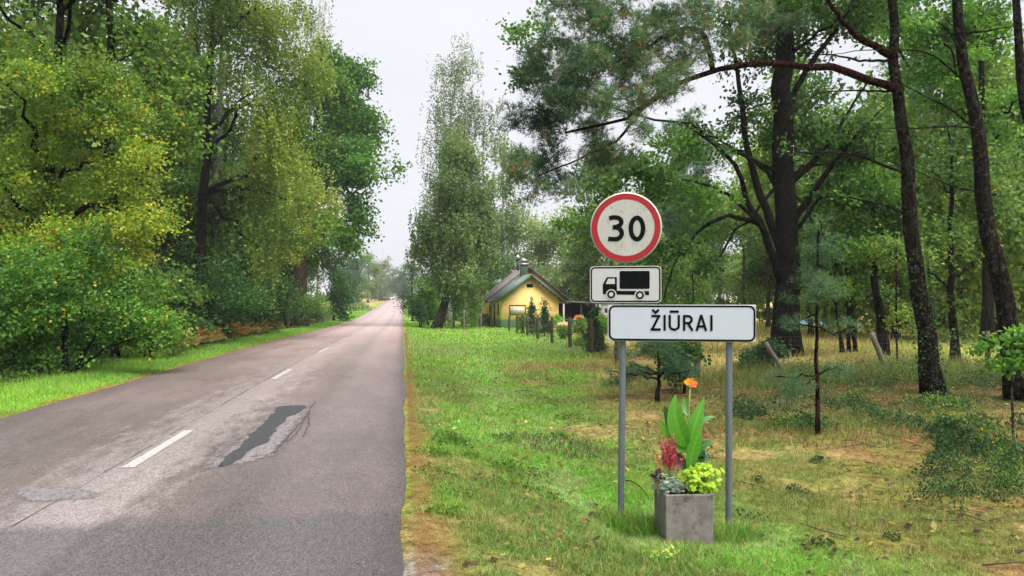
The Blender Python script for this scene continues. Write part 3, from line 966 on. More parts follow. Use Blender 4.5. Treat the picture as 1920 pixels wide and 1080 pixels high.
# ---- left side of the road
b = foot(70, 19.0)
grow('linden_tree', 'tall yellowing linden at the left edge of the photo, nearest tree on the left', 'tree',
     [b, P3(88, 420, 19.2), P3(95, 250, 19.4), P3(105, 60, 19.6), P3(112, -260, 19.8)], .21,
     px_env([(60, 130, 120, 120, 1.8), (150, 190, 120, 100, 1.6), (60, 330, 110, 90, 1.5), (215, 300, 75, 60, 1.2), (130, 400, 110, 70, 1.4), (270, 400, 60, 60, 1.0), (180, 500, 90, 50, 1.0), (230, 450, 60, 40, .8), (30, 490, 70, 70, 1.0), (110, -110, 190, 130, 2.4)], 18.2),
     'linden', 540, 96, .42, (.080, .8), 'bark_dark', 11, 16, lump=4)
b = foot(205, 25.0)
grow('oak_tree', 'dark trunked tall tree behind the yellowing linden, second trunk from the left', 'tree',
     [b, P3(203, 300, 25), P3(205, 100, 25), P3(200, -150, 25), P3(205, -380, 25)], .24,
     px_env([(200, -60, 170, 110, 2.5), (290, 110, 100, 110, 2.0), (60, 20, 130, 90, 2.2), (300, 260, 75, 80, 1.7), (210, 350, 70, 60, 1.6), (90, 260, 70, 90, 1.6)], 26),
     'lindengreen', 360, 60, .62, (.17, .75), 'bark_dark', 12, 13)
b = foot(372, 33.0)
grow('birch_tree', 'yellow green weeping birch with blackish trunk, tallest of the left side', 'tree',
     [b, P3(376, 440, 33), P3(384, 300, 33), P3(386, 160, 33), P3(400, 20, 33), P3(420, -330, 33)], .25,
     px_env([(440, 20, 120, 80, 2.2), (515, 100, 95, 110, 2.2), (545, 230, 75, 110, 2.0), (500, 190, 50, 80, 1.5), (500, 350, 50, 90, 1.4), (500, 440, 42, 50, 1.1), (320, 90, 60, 50, 1.6, 1.5), (570, 340, 45, 70, 1.4), (440, -150, 160, 110, 2.8)], 32.5),
     'birchyellow', 760, 75, .66, (.125, .75), 'bark_dark', 13, 15, style='birch', lump=9)
b = foot(404, 37.0)
grow('aspen_tree', 'grey trunked tree close behind the dark birch trunk', 'tree',
     [b, P3(402, 420, 37), P3(408, 250, 37), P3(415, 100, 37), P3(420, -200, 37)], .26,
     px_env([(330, 200, 90, 90, 2.2), (300, 340, 70, 80, 2.0), (420, 360, 70, 80, 2.0), (420, 60, 120, 100, 2.5)], 39),
     'woods', 240, 60, .8, (.20, .75), 'bark_grey', 14, 9)
b = foot(563, 58.0)
grow('oak_tree', 'broad oak with thick brown trunk and bright green crown beside the road bend', 'tree',
     [b, P3(563, 500, 58), P3(568, 420, 58), P3(585, 300, 58), P3(600, 120, 58)], .50,
     px_env([(640, 165, 55, 60, 2.5), (665, 240, 62, 62, 2.6), (690, 310, 52, 50, 2.3), (645, 330, 70, 70, 2.8), (625, 420, 60, 52, 2.4), (672, 395, 36, 34, 1.8), (738, 315, 22, 16, .9), (590, 250, 70, 120, 3.0), (600, 150, 50, 60, 2.4), (650, 450, 30, 22, 1.4)], 57.5),
     'oakbright', 560, 56, .85, (.25, .8), 'bark_brown', 15, 18)
b = foot(540, 50.0)
grow('linden_tree', 'low yellow green linden in front of the thick brown oak trunk', 'tree',
     [b, P3(540, 520, 50), P3(545, 460, 50), P3(550, 400, 50)], .10,
     px_env([(545, 470, 50, 35, 1.4), (590, 455, 32, 30, 1.2), (520, 420, 35, 40, 1.3)], 50),
     'linden', 90, 50, .55, (.13, .8), 'bark_brown', 16, 6)
b = foot(598, 76.0)
grow('birch_tree', 'pale sparse birch top rising behind the bright oak', 'tree',
     [b, P3(598, 300, 76), P3(596, 60, 76), P3(600, -60, 76)], .25,
     px_env([(600, 30, 38, 60, 1.8), (570, 60, 40, 70, 2.0), (600, 150, 40, 90, 2.0), (560, -20, 60, 50, 2.0)], 76),
     'birchpale', 120, 44, 1.1, (.20, .6), 'bark_birch', 17, 9, style='birch', twig_r=.02)

def shrub(name, label, px, d, env, pal, n, per, clr, leaf, seed, cat='shrub', stems=5, group=None, barkm='bark_dark', flat=.7, up=.6, style='broad'):
    b = foot(px, d)
    rng = np.random.default_rng(seed + 900)
    env = px_env(env, d)
    top = env[:, 2].max()
    lim = []
    for k in range(stems):
        c = env[rng.integers(len(env))]
        lim.append(([b + np.array((rng.normal() * .12, rng.normal() * .12, 0)), (b + c[:3]) / 2 + np.array((0, 0, .15)), c[:3] + rng.normal(size=3) * c[3:6] * .4], .035, .012))
    return grow(name, label, cat, [b, b * .5 + np.array((b[0], b[1], top)) * .5, (b[0], b[1], top - .2)], .05, env, pal, n, per, clr, leaf, barkm, seed, 0,
                extra_limbs=lim, r1=.015, flat=flat, up=up, twig_r=.008, group=group, style=style)

shrub('maple_shrub', 'large bright green maple shrub touched yellow, lowest at the left photo edge', 125, 16.8,
      [(110, 540, 110, 80, 1.2), (240, 560, 60, 70, .9), (60, 620, 110, 70, 1.1), (190, 625, 90, 50, 1.0), (10, 540, 70, 90, 1.1), (60, 675, 120, 35, .9), (290, 610, 40, 45, .6), (150, 480, 60, 60, .8)], 'maple', 330, 70, .36, (.076, .9), 31)
shrub('hazel_shrub', 'thin dark shrub with orange yellow leaves right of the maple shrub', 285, 21.5,
      [(282, 560, 28, 55, .7), (270, 590, 40, 40, .8)], 'linden', 60, 40, .40, (.10, .85), 32)
shrub('hazel_shrub', 'dark green hazel thicket below the two birch trunks', 390, 30,
      [(390, 530, 85, 55, 1.8), (340, 580, 60, 40, 1.4), (430, 580, 80, 35, 1.6), (300, 600, 50, 40, 1.2), (330, 490, 40, 36, 1.3)], 'shrub', 210, 60, .6, (.11, .8), 33)
shrub('hazel_shrub', 'mid green thicket behind the rusty bracken row', 480, 42,
      [(480, 565, 65, 35, 2.0), (450, 510, 60, 45, 2.0), (520, 560, 40, 36, 1.6)], 'shrub', 170, 56, .75, (.13, .8), 34)
shrub('hazel_shrub', 'small thicket left of the thick brown oak trunk foot', 535, 54,
      [(530, 575, 32, 22, 1.5), (510, 540, 36, 34, 1.6), (590, 575, 22, 18, 1.2)], 'woods', 110, 50, .7, (.15, .8), 35)
shrub('hornbeam_tree', 'dense dark round bush at the end of the left tree wall', 625, 78,
      [(618, 540, 34, 50, 1.8), (640, 560, 24, 32, 1.4), (600, 500, 26, 36, 1.5), (632, 580, 30, 18, 1.5)], 'shrub', 200, 56, .75, (.19, .8), 36, cat='tree', stems=8)
shrub('undergrowth_shrub', 'low dark shrub under the linden between its trunk and maple', 215, 22,
      [(225, 600, 70, 60, 1.2), (180, 520, 60, 50, 1.2)], 'shrub', 110, 55, .5, (.11, .8), 37)

# ---- right side: birches and shrubs before the yellow house
b = foot(845, 66.0)
grow('birch_tree', 'tallest sparse silver birch rising above the yellow house', 'tree',
     [b, P3(840, 470, 66), P3(838, 330, 66), P3(848, 200, 66), P3(862, 75, 66)], .22,
     px_env([(872, 105, 30, 42, 1.3), (840, 140, 36, 45, 1.5), (860, 170, 44, 50, 1.7), (850, 210, 58, 60, 2.3), (818, 290, 46, 60, 1.9), (890, 250, 40, 70, 1.8), (805, 360, 26, 45, 1.3), (850, 370, 50, 80, 2.2)], 66),
     'birchpale', 400, 50, .85, (.18, .6), 'bark_birch', 41, 14, style='birch', twig_r=.02, lump=9)
b = foot(817, 59.0)
grow('birch_tree', 'dense weeping birch with bent leaning trunk left of the yellow house', 'tree',
     [b, P3(828, 585, 59), P3(838, 560, 59), P3(850, 500, 59), P3(862, 380, 59), P3(872, 215, 59)], .34,
     px_env([(872, 270, 26, 55, 1.3), (875, 340, 58, 70, 2.3), (845, 420, 72, 60, 2.7), (890, 420, 46, 72, 2.0), (812, 470, 48, 50, 2.0), (870, 510, 60, 46, 2.4), (903, 440, 28, 56, 1.5), (868, 548, 26, 24, 1.5), (912, 370, 26, 60, 1.4), (800, 450, 26, 44, 1.4), (855, 300, 30, 60, 1.5)], 58.6),
     'birch', 820, 70, .78, (.20, .7), 'bark_brown', 42, 18, style='birch', lump=12)
shrub('spruce_tree', 'dark green conifer bush by the right road edge before the rise', 773, 80,
      [(775, 575, 20, 30, 1.4), (775, 530, 18, 40, 1.2), (772, 490, 11, 30, .9)], 'spruce', 130, 50, .6, (.15, .5), 43, cat='tree', stems=3)
shrub('maple_tree', 'small light green maple between the dark conifer bush and leaning birch', 803, 68,
      [(800, 545, 24, 26, 1.3), (812, 570, 20, 24, 1.1), (795, 525, 14, 18, .9)], 'lightgreen', 100, 50, .55, (.16, .85), 44, cat='tree')
shrub('rounded_shrub', 'low rounded dull green bush at the lawn edge beside the road', 787, 57,
      [(785, 582, 16, 17, 1.0), (797, 592, 16, 12, .9)], 'ivy', 90, 50, .4, (.12, .7), 45)
shrub('garden_shrub', 'leafy bright green shrub left of the yellow plank wall', 886, 63,
      [(886, 595, 20, 11, .9), (875, 592, 12, 12, .7)], 'lightgreen', 60, 44, .4, (.15, .9), 46)
shrub('garden_shrub', 'yellow green sapling growing up behind the leaning birch fence posts', 870, 66,
      [(868, 570, 15, 24, .8)], 'lightgreen', 36, 44, .5, (.14, .8), 47)

# ---- willows and birches behind the house
shrub('willow_tree', 'pale rounded willow directly behind the yellow house roof', 1010, 96,
      [(1000, 455, 60, 55, 4.0), (1060, 440, 60, 60, 4.0), (1040, 510, 70, 40, 4.0), (965, 500, 40, 50, 3.0)], 'willow', 330, 55, 1.1, (.36, .6), 51, cat='tree', stems=10)
shrub('willow_tree', 'paler willow right of the carport behind the speed limit sign', 1110, 88,
      [(1105, 470, 50, 70, 3.5), (1090, 540, 60, 40, 3.0), (1170, 500, 60, 60, 3.0)], 'willow', 240, 55, 1.1, (.34, .6), 52, cat='tree', stems=9)
shrub('willow_tree', 'tall pale green willow above the left end of the town sign', 1215, 84,
      [(1215, 400, 55, 60, 3.5), (1250, 470, 60, 60, 3.5), (1190, 500, 50, 50, 3.0), (1300, 430, 50, 60, 3.5)], 'willow', 240, 55, 1.1, (.32, .6), 54, cat='tree', stems=9)
b = foot(950, 84.0)
grow('birch_tree', 'green birch behind the weeping birch, above the house chimney side', 'tree', [b, P3(945, 400, 84), P3(940, 250, 84)], .22,
     px_env([(940, 310, 32, 60, 2.2), (955, 390, 45, 60, 2.8), (940, 470, 45, 50, 2.8)], 84),
     'birch', 190, 55, 1.0, (.28, .7), 'bark_birch', 53, 10, style='birch')

# ---- the big oak on the right
OD = 25.3
b = foot(1474, OD)
lim = [(px_path(OD, (1462, 520), (1432, 430, OD - .3), (1400, 370, OD - .6), (1382, 310, OD - .9), (1330, 262, OD - 1.2), (1290, 235, OD - 1.4)), .15, .03),
       (px_path(OD, (1466, 470), (1440, 400, OD), (1408, 300, OD), (1398, 240, OD), (1385, 150, OD), (1370, 40, OD - .3)), .16, .05),
       (px_path(OD, (1476, 400), (1450, 330), (1400, 290, OD + .4), (1350, 262, OD + .8), (1300, 240, OD + 1.2)), .11, .02),
       (px_path(OD, (1486, 420), (1510, 380), (1560, 310, OD - .4), (1610, 250, OD - .8), (1660, 200, OD - 1)), .14, .02),
       (px_path(OD, (1486, 340), (1520, 310), (1570, 250, OD + .6), (1640, 130, OD + 1)), .12, .02),
       (px_path(OD, (1440, 440, OD - .4), (1380, 372, OD - .9), (1330, 345, OD - 1.2), (1280, 335, OD - 1.5), (1210, 350, OD - 1.8)), .08, .015),
       (px_path(OD, (1425, 420, OD - .3), (1370, 400, OD - .8), (1310, 430, OD - 1.2), (1260, 500, OD - 1.4), (1245, 560, OD - 1.5)), .09, .02),
       (px_path(OD, (1490, 440), (1540, 365, OD - .5), (1600, 370, OD - 1), (1660, 400, OD - 1.4)), .08, .015),
       (px_path(OD, (1478, 200), (1520, 120), (1580, 40), (1640, -60)), .12, .03)]
grow('oak_tree', 'old blackish oak with many spreading limbs behind the town sign', 'tree',
     [b, P3(1472, 560, OD), P3(1474, 450, OD), P3(1472, 330, OD), P3(1470, 150, OD), P3(1480, -60, OD), P3(1490, -300, OD)], .40,
     px_env([(1150, 420, 55, 60, 1.3, -1.5), (1090, 425, 30, 40, .8, -2), (1100, 490, 24, 36, .6, -2), (1160, 330, 60, 26, 1.0, -2), (1200, 350, 75, 35, 1.4, -1.5), (1300, 360, 80, 40, 1.6, -1), (1270, 470, 60, 60, 1.4, -1), (1260, 560, 50, 40, 1.1, -1),
             (1340, 430, 55, 40, 1.2, 1), (1560, 360, 60, 50, 1.4), (1600, 460, 60, 30, 1.3, -1), (1580, 250, 90, 60, 1.8), (1310, 270, 60, 40, 1.4), (1380, 210, 60, 50, 1.3), (1440, 290, 44, 44, 1.0, 1), (1400, 60, 130, 80, 2.6, 1), (1230, 300, 70, 40, 1.4),
             (1560, 40, 130, 70, 2.6, 1), (1490, -200, 330, 140, 4.5), (1000, 40, 40, 60, 1.2, -1), (1020, 100, 45, 50, 1.2, -1), (985, 130, 25, 50, .9, -1), (1560, 540, 45, 28, 1.0, -1)], OD),
     'oak', 800, 60, .48, (.145, .75), 'bark_oak', 61, 10, extra_limbs=lim, limb_from=.35, shell=2.0, r1=.24)
b = foot(1850, 30.0)
grow('oak_tree', 'bright green oak behind the two right hand pines', 'tree',
     [b, P3(1850, 400, 30), P3(1845, 200, 30), P3(1840, -150, 30)], .22,
     px_env([(1700, 40, 100, 60, 2.2), (1850, 90, 90, 100, 2.4), (1870, 230, 60, 60, 1.7), (1760, 150, 60, 60, 1.8), (1620, 30, 60, 40, 1.6), (1860, -120, 150, 80, 3)], 30),
     'oakbright', 340, 60, .62, (.18, .75), 'bark_oak', 62, 12)

# ---- pines on the right
PD = 16.0
b = foot(1752, PD)
def arch(*p): return [P3(a[0], a[1], a[2]) for a in p]
A0 = arch((1692, 168, 16), (1640, 148, 15.6), (1560, 124, 15), (1480, 120, 14.6), (1400, 121, 14.2), (1340, 130, 13.9), (1280, 148, 13.7), (1225, 185, 13.5), (1170, 225, 13.3), (1110, 240, 13.1), (1060, 248, 13))
plim = [(A0, .095, .02, 'bark_pine_red'),
        (arch((1338, 130, 13.9), (1334, 95, 13.9), (1322, 55, 13.9), (1280, 48, 13.8), (1230, 75, 13.6), (1170, 110, 13.4), (1110, 140, 13.2)), .055, .012, 'bark_pine_red'),
        (arch((1250, 165, 13.6), (1200, 210, 13.5), (1160, 262, 13.4), (1080, 300, 13.3), (1010, 330, 13.2)), .035, .01, 'bark_pine_red'),
        (arch((1680, 105, 16), (1620, 75, 15.6), (1575, 25, 15.2), (1540, -30, 15)), .09, .03, 'bark_pine_red'),
        (arch((1682, 112, 16), (1620, 112, 15.7), (1560, 100, 15.5), (1500, 98, 15.3)), .035, .01),
        (arch((1688, 170, 16), (1620, 168, 16), (1540, 170, 15.8), (1500, 200, 15.6)), .025, .008),
        (arch((1712, 330, 16), (1650, 305, 15.9), (1600, 285, 15.7), (1520, 288, 15.5), (1450, 270, 15.3)), .04, .01),
        (arch((1716, 405, 16), (1660, 385, 15.8), (1600, 370, 15.6), (1530, 368, 15.4)), .035, .01)]
grow('pine_tree', 'lichen spotted pine whose long reddish branch arches over the signs', 'tree',
     [b, P3(1735, 640, PD), P3(1722, 520, PD), P3(1708, 380, PD), P3(1692, 250, PD), P3(1680, 120, PD), P3(1674, 0, PD), P3(1670, -350, PD)], .195,
     px_env([(1140, 60, 130, 70, .9), (1060, 130, 85, 60, .8), (1220, 110, 110, 70, .8), (1020, 220, 65, 45, .7), (1110, 200, 100, 55, .8), (1330, 40, 100, 50, .8), (1440, 40, 70, 40, .8, 1.5),
             (1000, 310, 50, 50, .6), (985, 375, 36, 26, .4), (1060, 340, 50, 26, .4), (1150, 290, 60, 24, .5), (1075, 285, 60, 32, .6), (1215, 235, 60, 25, .5), (1150, -80, 200, 70, 1.2), (1420, -90, 140, 60, 1.0, 1.5), (1670, -330, 220, 120, 2.4, 2.5)], 13.4),
     'pine', 760, 38, .24, (.115, .0115), 'bark_pine', 71, 0, extra_limbs=plim, style='pine', branch_mat='bark_pine_red', flat=.7, shell=2.6)
b = foot(1912, 15.3)
def dead(d, *p): return ([P3(a[0], a[1], d - .25 * i) for i, a in enumerate(p)], .026, .006)
grow('pine_tree', 'thick straight bare pine trunk nearest the right photo edge', 'tree',
     [b, P3(1890, 620, 15.3), P3(1868, 480, 15.3), P3(1845, 340, 15.3), P3(1822, 180, 15.3), P3(1797, 0, 15.3), P3(1760, -350, 15.3)], .205,
     px_env([(1760, -380, 260, 120, 2.4), (1900, -260, 160, 80, 1.6)], 15.3), 'pine', 150, 30, .45, (.16, .02), 'bark_pine', 72, 6, style='pine', limb_from=.85, twig_r=.012,
     extra_limbs=[dead(15.3, (1828, 170), (1790, 130), (1740, 92), (1650, 90), (1560, 100)), dead(15.3, (1832, 240), (1780, 200), (1700, 160), (1660, 130)), dead(15.3, (1820, 120), (1780, 50), (1750, 30)),
                  dead(15.3, (1868, 365), (1790, 350), (1720, 320), (1660, 300)), dead(15.3, (1845, 240), (1780, 235), (1700, 240), (1640, 240)), dead(15.3, (1815, 60), (1860, 55), (1910, 45))])
b = foot(2010, 17.0)
grow('pine_tree', 'pine trunk cut off by the upper right photo corner', 'tree',
     [b, P3(1960, 400, 17), P3(1918, 140, 17), P3(1905, -60, 17), P3(1890, -300, 17)], .18,
     px_env([(1900, -330, 160, 90, 1.8)], 17), 'pine', 90, 30, .45, (.16, .02), 'bark_pine', 73, 5, style='pine', limb_from=.85)

# ---- small trees at the right
def pole(name, label, pts, d, r, env, pal, n, per, clr, leaf, barkm, seed, style='broad', limbs=5, cat='tree', ex=(), low=-.3, group=None):
    b = foot(pts[0][0], d)
    return grow(name, label, cat, [b] + [P3(p[0], p[1], d) for p in pts[1:]], r, px_env(env, d), pal, n, per, clr, leaf, barkm, seed, limbs, style=style, r1=.012, extra_limbs=ex, low=low, group=group)
pole('pine_sapling', 'slender young pine with reddish stem right of the sign post', ((1532, 780), (1530, 650), (1533, 560), (1534, 430)), 11.6, .035,
     [(1535, 480, 40, 45, .35), (1530, 545, 55, 30, .45), (1560, 610, 50, 14, .4), (1490, 600, 40, 14, .35), (1535, 430, 18, 28, .2), (1480, 720, 50, 22, .4), (1575, 690, 40, 25, .35)], 'pineyoung', 60, 20, .17, (.09, .005), 'bark_pine_red', 81, 'pine', 12)
pole('pine_sapling', 'crooked small dark pine between the two sign posts behind planter', ((1232, 735), (1236, 690), (1232, 640), (1236, 600)), 15.5, .045,
     [(1215, 660, 60, 22, .6), (1275, 690, 34, 28, .4), (1185, 700, 44, 20, .4), (1235, 640, 36, 26, .4), (1160, 720, 24, 10, .3)], 'pineyoung', 90, 16, .17, (.10, .007), 'bark_oak', 82, 'pine', 9)
pole('oak_sapling', 'small oak sapling right beside the crooked small pine', ((1282, 720), (1285, 690), (1290, 650)), 16.3, .03,
     [(1275, 655, 30, 26, .4), (1268, 690, 24, 20, .4)], 'oak', 40, 34, .22, (.11, .75), 'bark_oak', 83)
pole('ivy_tree', 'crooked ivy covered trunk right of the leaning grey post', ((1655, 672), (1650, 600), (1640, 520), (1642, 420), (1640, 250)), 25, .16,
     [(1640, 330, 60, 60, 1.3), (1600, 400, 60, 50, 1.2), (1690, 420, 50, 50, 1.2)], 'oak', 110, 50, .5, (.14, .75), 'bark_oak', 84)
for k, (x0, x1, lab) in enumerate(((1580, 1568, 'left of three thin dark trunks in the meadow'), (1590, 1588, 'middle of three thin dark trunks in the meadow'), (1603, 1594, 'right of three thin dark trunks in the meadow'))):
    pole('alder_tree', lab, ((x0, 665), (x1 + 2, 600), (x1, 540), (x1, 430)), 26 + .4 * k, .07,
         [(x1, 470, 45, 50, 1.0), (x1 + 25 * (k - 1), 530, 40, 22, .8)], 'woods', 46, 44, .5, (.14, .75), 'bark_oak', 85 + k, group='thin dark meadow trunks')
pole('rowan_sapling', 'very thin straight sapling between leaning post and arching pine', ((1682, 685), (1680, 600), (1681, 500), (1684, 400)), 22, .03,
     [(1690, 470, 40, 60, .7), (1700, 600, 36, 30, .5)], 'woodslight', 60, 40, .35, (.10, .75), 'bark_oak', 89)
pole('alder_tree', 'ivy clad double trunk between the two big right hand pines', ((1790, 690), (1786, 600), (1782, 500), (1785, 380), (1780, 200)), 23, .13,
     [(1785, 300, 60, 90, 1.2), (1770, 450, 50, 70, 1.0), (1790, 600, 26, 50, .3), (1830, 380, 40, 80, .9)], 'woods', 130, 46, .45, (.12, .75), 'bark_oak', 90)
pole('oak_sapling', 'pale green oak sapling in front of the rightmost pine trunk', ((1900, 800), (1895, 740), (1900, 660)), 10.5, .02,
     [(1885, 650, 60, 12, .4), (1905, 682, 55, 14, .4), (1850, 636, 36, 9, .25), (1940, 630, 50, 14, .4)], 'lightgreen', 70, 20, .15, (.075, .75), 'bark_brown', 91)
shrub('box_shrub', 'rounded dark bush at the fence foot right of the town sign', 1424, 21.0, [(1422, 668, 32, 26, .55), (1440, 655, 22, 20, .45)], 'ivy', 110, 44, .22, (.075, .7), 92)

def ivy_on(name, label, path, d, r, y0, y1, n, seed):
    rng = np.random.default_rng(seed)
    p = np.array([P3(a[0], a[1], d) for a in path]); zz = rng.uniform(Z(y0, d), Z(y1, d), n) if y0 > y1 else None
    xs = np.interp(zz, p[::1, 2], p[:, 0]) if p[0, 2] < p[-1, 2] else None
    ys = np.interp(zz, p[:, 2], p[:, 1])
    a = rng.uniform(0, 6.283, n); rr = r + np.abs(rng.normal(0, .05, n))
    Pt = np.stack([xs + np.cos(a) * rr, ys + np.sin(a) * rr, zz], 1)
    V, Q = leaf_quads(Pt, .055, .85, rng, .3, np.stack([np.cos(a), np.sin(a), -.3 + a * 0], 1))
    root = np.array(foot(path[0][0], d))
    e = empty(name, tuple(root), 0, label, 'ivy')
    link('foliage', npmesh('foliage', V - root, Q, None, np.repeat(leaf_colors('ivy', np.clip(rng.normal(.6, .3, n), 0, 1), rng, 1), 4, 0)), M['leaf'], e)
    mb = MB()
    for k in range(3):
        a0 = rng.uniform(0, 6.28); zs = np.linspace(root[2], Z(y1, d), 14); aa = a0 + np.linspace(0, 1.5, 14)
        mb.tube(np.stack([np.interp(zs, p[:, 2], p[:, 0]) + np.cos(aa) * (r + .01), np.interp(zs, p[:, 2], p[:, 1]) + np.sin(aa) * (r + .01), zs], 1) - root, .008, 4)
    mb.build('stem', M['bark_oak'], e)
ivy_on('ivy_plant', 'ivy climbing the lower trunk of the arching pine', ((1752, 732), (1735, 640), (1722, 520), (1708, 380)), PD, .21, 735, 470, 900, 95)

# ---- woods beyond the meadow and behind the left tree wall: shared meshes, every tree an object
def proto(name, pal, h, r, w, n, per, clr, leaf, barkm, seed, style='broad', z0=.25):
    b = np.array((0.0, 0, 0))
    rng = np.random.default_rng(seed)
    env = [(rng.normal() * w * .35, rng.normal() * w * .35, h * (z0 + (1 - z0) * f), w * g, w * g, h * .16) for f, g in ((.1, .7), (.3, .9), (.5, .95), (.7, .8), (.9, .5))]
    global _flat
    e = grow(name, 'x', 'tree', [b, (0.1, 0, h * .4), (0, .1, h * .7), (0, 0, h * .97)], r, env, pal, n, per, clr, leaf, barkm, seed, 10, style=style, low=-50)
    return e
def place(e, px, d, sc, rz, label, group, first):
    o = e if first else copy_tree(e)
    f = foot(px, d); o.location = f - np.array((0, 0, .1)); o.scale = (sc, sc, sc); o.rotation_euler = (0, 0, rz)
    o['label'] = label; o['group'] = group
    return o
PR = [proto('woodland_tree', 'woods', 15, .20, 3.2, 280, 56, .95, (.27, .75), 'bark_far', 301),
      proto('woodland_tree', 'woodslight', 13, .16, 3.0, 260, 56, .95, (.25, .75), 'bark_far', 302, 'birch'),
      proto('woodland_pine', 'pineyoung', 16, .19, 2.4, 190, 20, .8, (.36, .05), 'bark_far', 303, 'pine', .35)]
used = [False] * 3
rngb = np.random.default_rng(77)
def where_right(px, d):
    marks = ((1190, 'behind the speed limit sign'), (1290, 'above the left half of the town sign'), (1420, 'above the right half of the town sign'), (1500, 'behind the old oak trunk'), (1570, 'right of the old oak trunk'), (1635, 'behind the three thin trunks'),
             (1710, 'between leaning post and arching pine'), (1765, 'behind the arching pine trunk'), (1840, 'between the two big pines'), (1900, 'left of the rightmost pine trunk'), (3000, 'at the right photo edge'))
    w = [t for m, t in marks if px <= m][0]
    return ('near ' if d < 48 else 'farthest ' if d > 85 else 'back ' if d > 67 else '') , w
def where_left(px, d):
    marks = ((0, 'beyond the left photo edge'), (90, 'behind the yellowing linden'), (190, 'between the linden and second trunk'), (270, 'behind the second trunk'), (370, 'left of the dark birch trunk'), (440, 'behind the grey aspen trunk'), (500, 'right of the grey aspen trunk'), (545, 'left of the brown oak trunk'), (3000, 'behind the bright oak'))
    return ('deep ' if d > 55 else 'mid distance ' if d > 40 else 'near ') , [t for m, t in marks if px <= m][0]
right = [(1150, 70), (1215, 58), (1262, 75), (1310, 62), (1350, 80), (1395, 66), (1440, 54), (1500, 74), (1545, 60), (1590, 82), (1640, 64), (1690, 52), (1735, 72), (1780, 58), (1830, 66), (1875, 50), (1925, 62), (1970, 74), (1290, 95), (1420, 98), (1560, 100), (1700, 95), (1850, 92), (1520, 38), (1600, 42), (1680, 36), (1745, 40), (1800, 34), (1870, 38), (1935, 34), (1480, 46), (1980, 42)]
for k, (px, d) in enumerate(right):
    j = (0, 1, 2, 1, 0, 1)[k % 6] if k != 3 else 2
    place(PR[j], px, d, rngb.uniform(.8, 1.15), rngb.uniform(0, 6.28), ('%sfull green tree beyond the meadow, %s', '%spale leafy tree beyond the meadow, %s', '%swoodland pine beyond the meadow, %s')[j] % where_right(px, d),
          ('leafy trees beyond the meadow', 'pale trees beyond the meadow', 'pines beyond the meadow')[j], not used[j]); used[j] = True
left = [(-60, 30), (40, 36), (130, 42), (250, 46), (330, 56), (420, 62), (480, 74), (170, 60), (60, 52), (-20, 44), (300, 36), (540, 90), (560, 76), (-80, 24), (360, 46), (450, 50), (510, 60)]
for k, (px, d) in enumerate(left):
    j = (0, 1)[k % 2]
    place(PR[j], px, d, rngb.uniform(.85, 1.15), rngb.uniform(0, 6.28), ('%sgreen woodland tree in the left wood, %s', '%slight green woodland tree in the left wood, %s')[j] % where_left(px, d),
          ('green trees behind the left tree wall', 'light trees behind the left tree wall')[j], False)
# low scrub that closes the wood's foot, both sides
SH = proto('scrub_bush', 'woods', 3.2, .05, 1.5, 80, 50, .5, (.16, .8), 'bark_far', 305, z0=.05)
first = True
for k, (px, d) in enumerate([(1130, 74), (1200, 66), (1260, 70), (1330, 68), (1385, 72), (1450, 70), (1520, 66), (1585, 72), (1650, 68), (1720, 66), (1780, 70), (1850, 64), (1920, 68), (1985, 60), (1300, 60), (1760, 50), (1890, 44)]):
    place(SH, px, d, rngb.uniform(.9, 1.5), rngb.uniform(0, 6.28), '%sscrub bush over the meadow, %s' % where_right(px, d), 'scrub at the far meadow edge', first); first = False
for k, (px, d) in enumerate([(-50, 22), (60, 26), (170, 28), (250, 32), (330, 40), (420, 48), (470, 56), (520, 66), (570, 72), (-10, 18), (300, 28)]):
    place(SH, px, d, rngb.uniform(.9, 1.3), rngb.uniform(0, 6.28), '%slow scrub bush in the left wood, %s' % where_left(px, d), 'scrub under the left trees', False)

for k, (px, d, lab) in enumerate([(850, 92, 'low bush behind the leaning birch trunk'), (882, 88, 'low bush in the gap left of the old house'), (905, 100, 'low bush close behind the old house left eave'), (925, 108, 'low bush hidden behind the old house roof'), (1085, 90, 'low bush behind the carport roof'), (1130, 96, 'low bush behind the white garden shed'), (832, 104, 'low bush far behind the light green maple')]):
    place(SH, px, d, rngb.uniform(1.5, 2.1), rngb.uniform(0, 6.28), lab, 'bushes behind the house', False)
# ---- far end of the road, over the rise
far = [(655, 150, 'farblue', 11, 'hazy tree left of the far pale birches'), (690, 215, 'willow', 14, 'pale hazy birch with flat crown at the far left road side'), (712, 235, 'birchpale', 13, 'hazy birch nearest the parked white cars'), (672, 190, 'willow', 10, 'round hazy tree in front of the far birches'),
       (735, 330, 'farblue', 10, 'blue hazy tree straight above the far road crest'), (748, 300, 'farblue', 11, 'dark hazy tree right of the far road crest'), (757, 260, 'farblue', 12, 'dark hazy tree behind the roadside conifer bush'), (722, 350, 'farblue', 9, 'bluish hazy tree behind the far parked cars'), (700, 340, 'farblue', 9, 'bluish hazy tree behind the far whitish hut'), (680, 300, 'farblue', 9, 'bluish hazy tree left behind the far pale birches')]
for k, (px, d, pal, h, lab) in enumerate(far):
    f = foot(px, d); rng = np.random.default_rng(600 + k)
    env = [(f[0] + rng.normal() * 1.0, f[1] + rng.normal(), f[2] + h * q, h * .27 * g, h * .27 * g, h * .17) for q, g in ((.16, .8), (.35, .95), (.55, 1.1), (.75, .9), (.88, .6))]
    grow('far_tree', lab, 'tree', [f, f + np.array((.2, 0, h * .5)), f + np.array((0, 0, h * .95))], .22, env, pal, 130, 40, 1.1, (.42, .8), 'bark_far', 610 + k, 7)
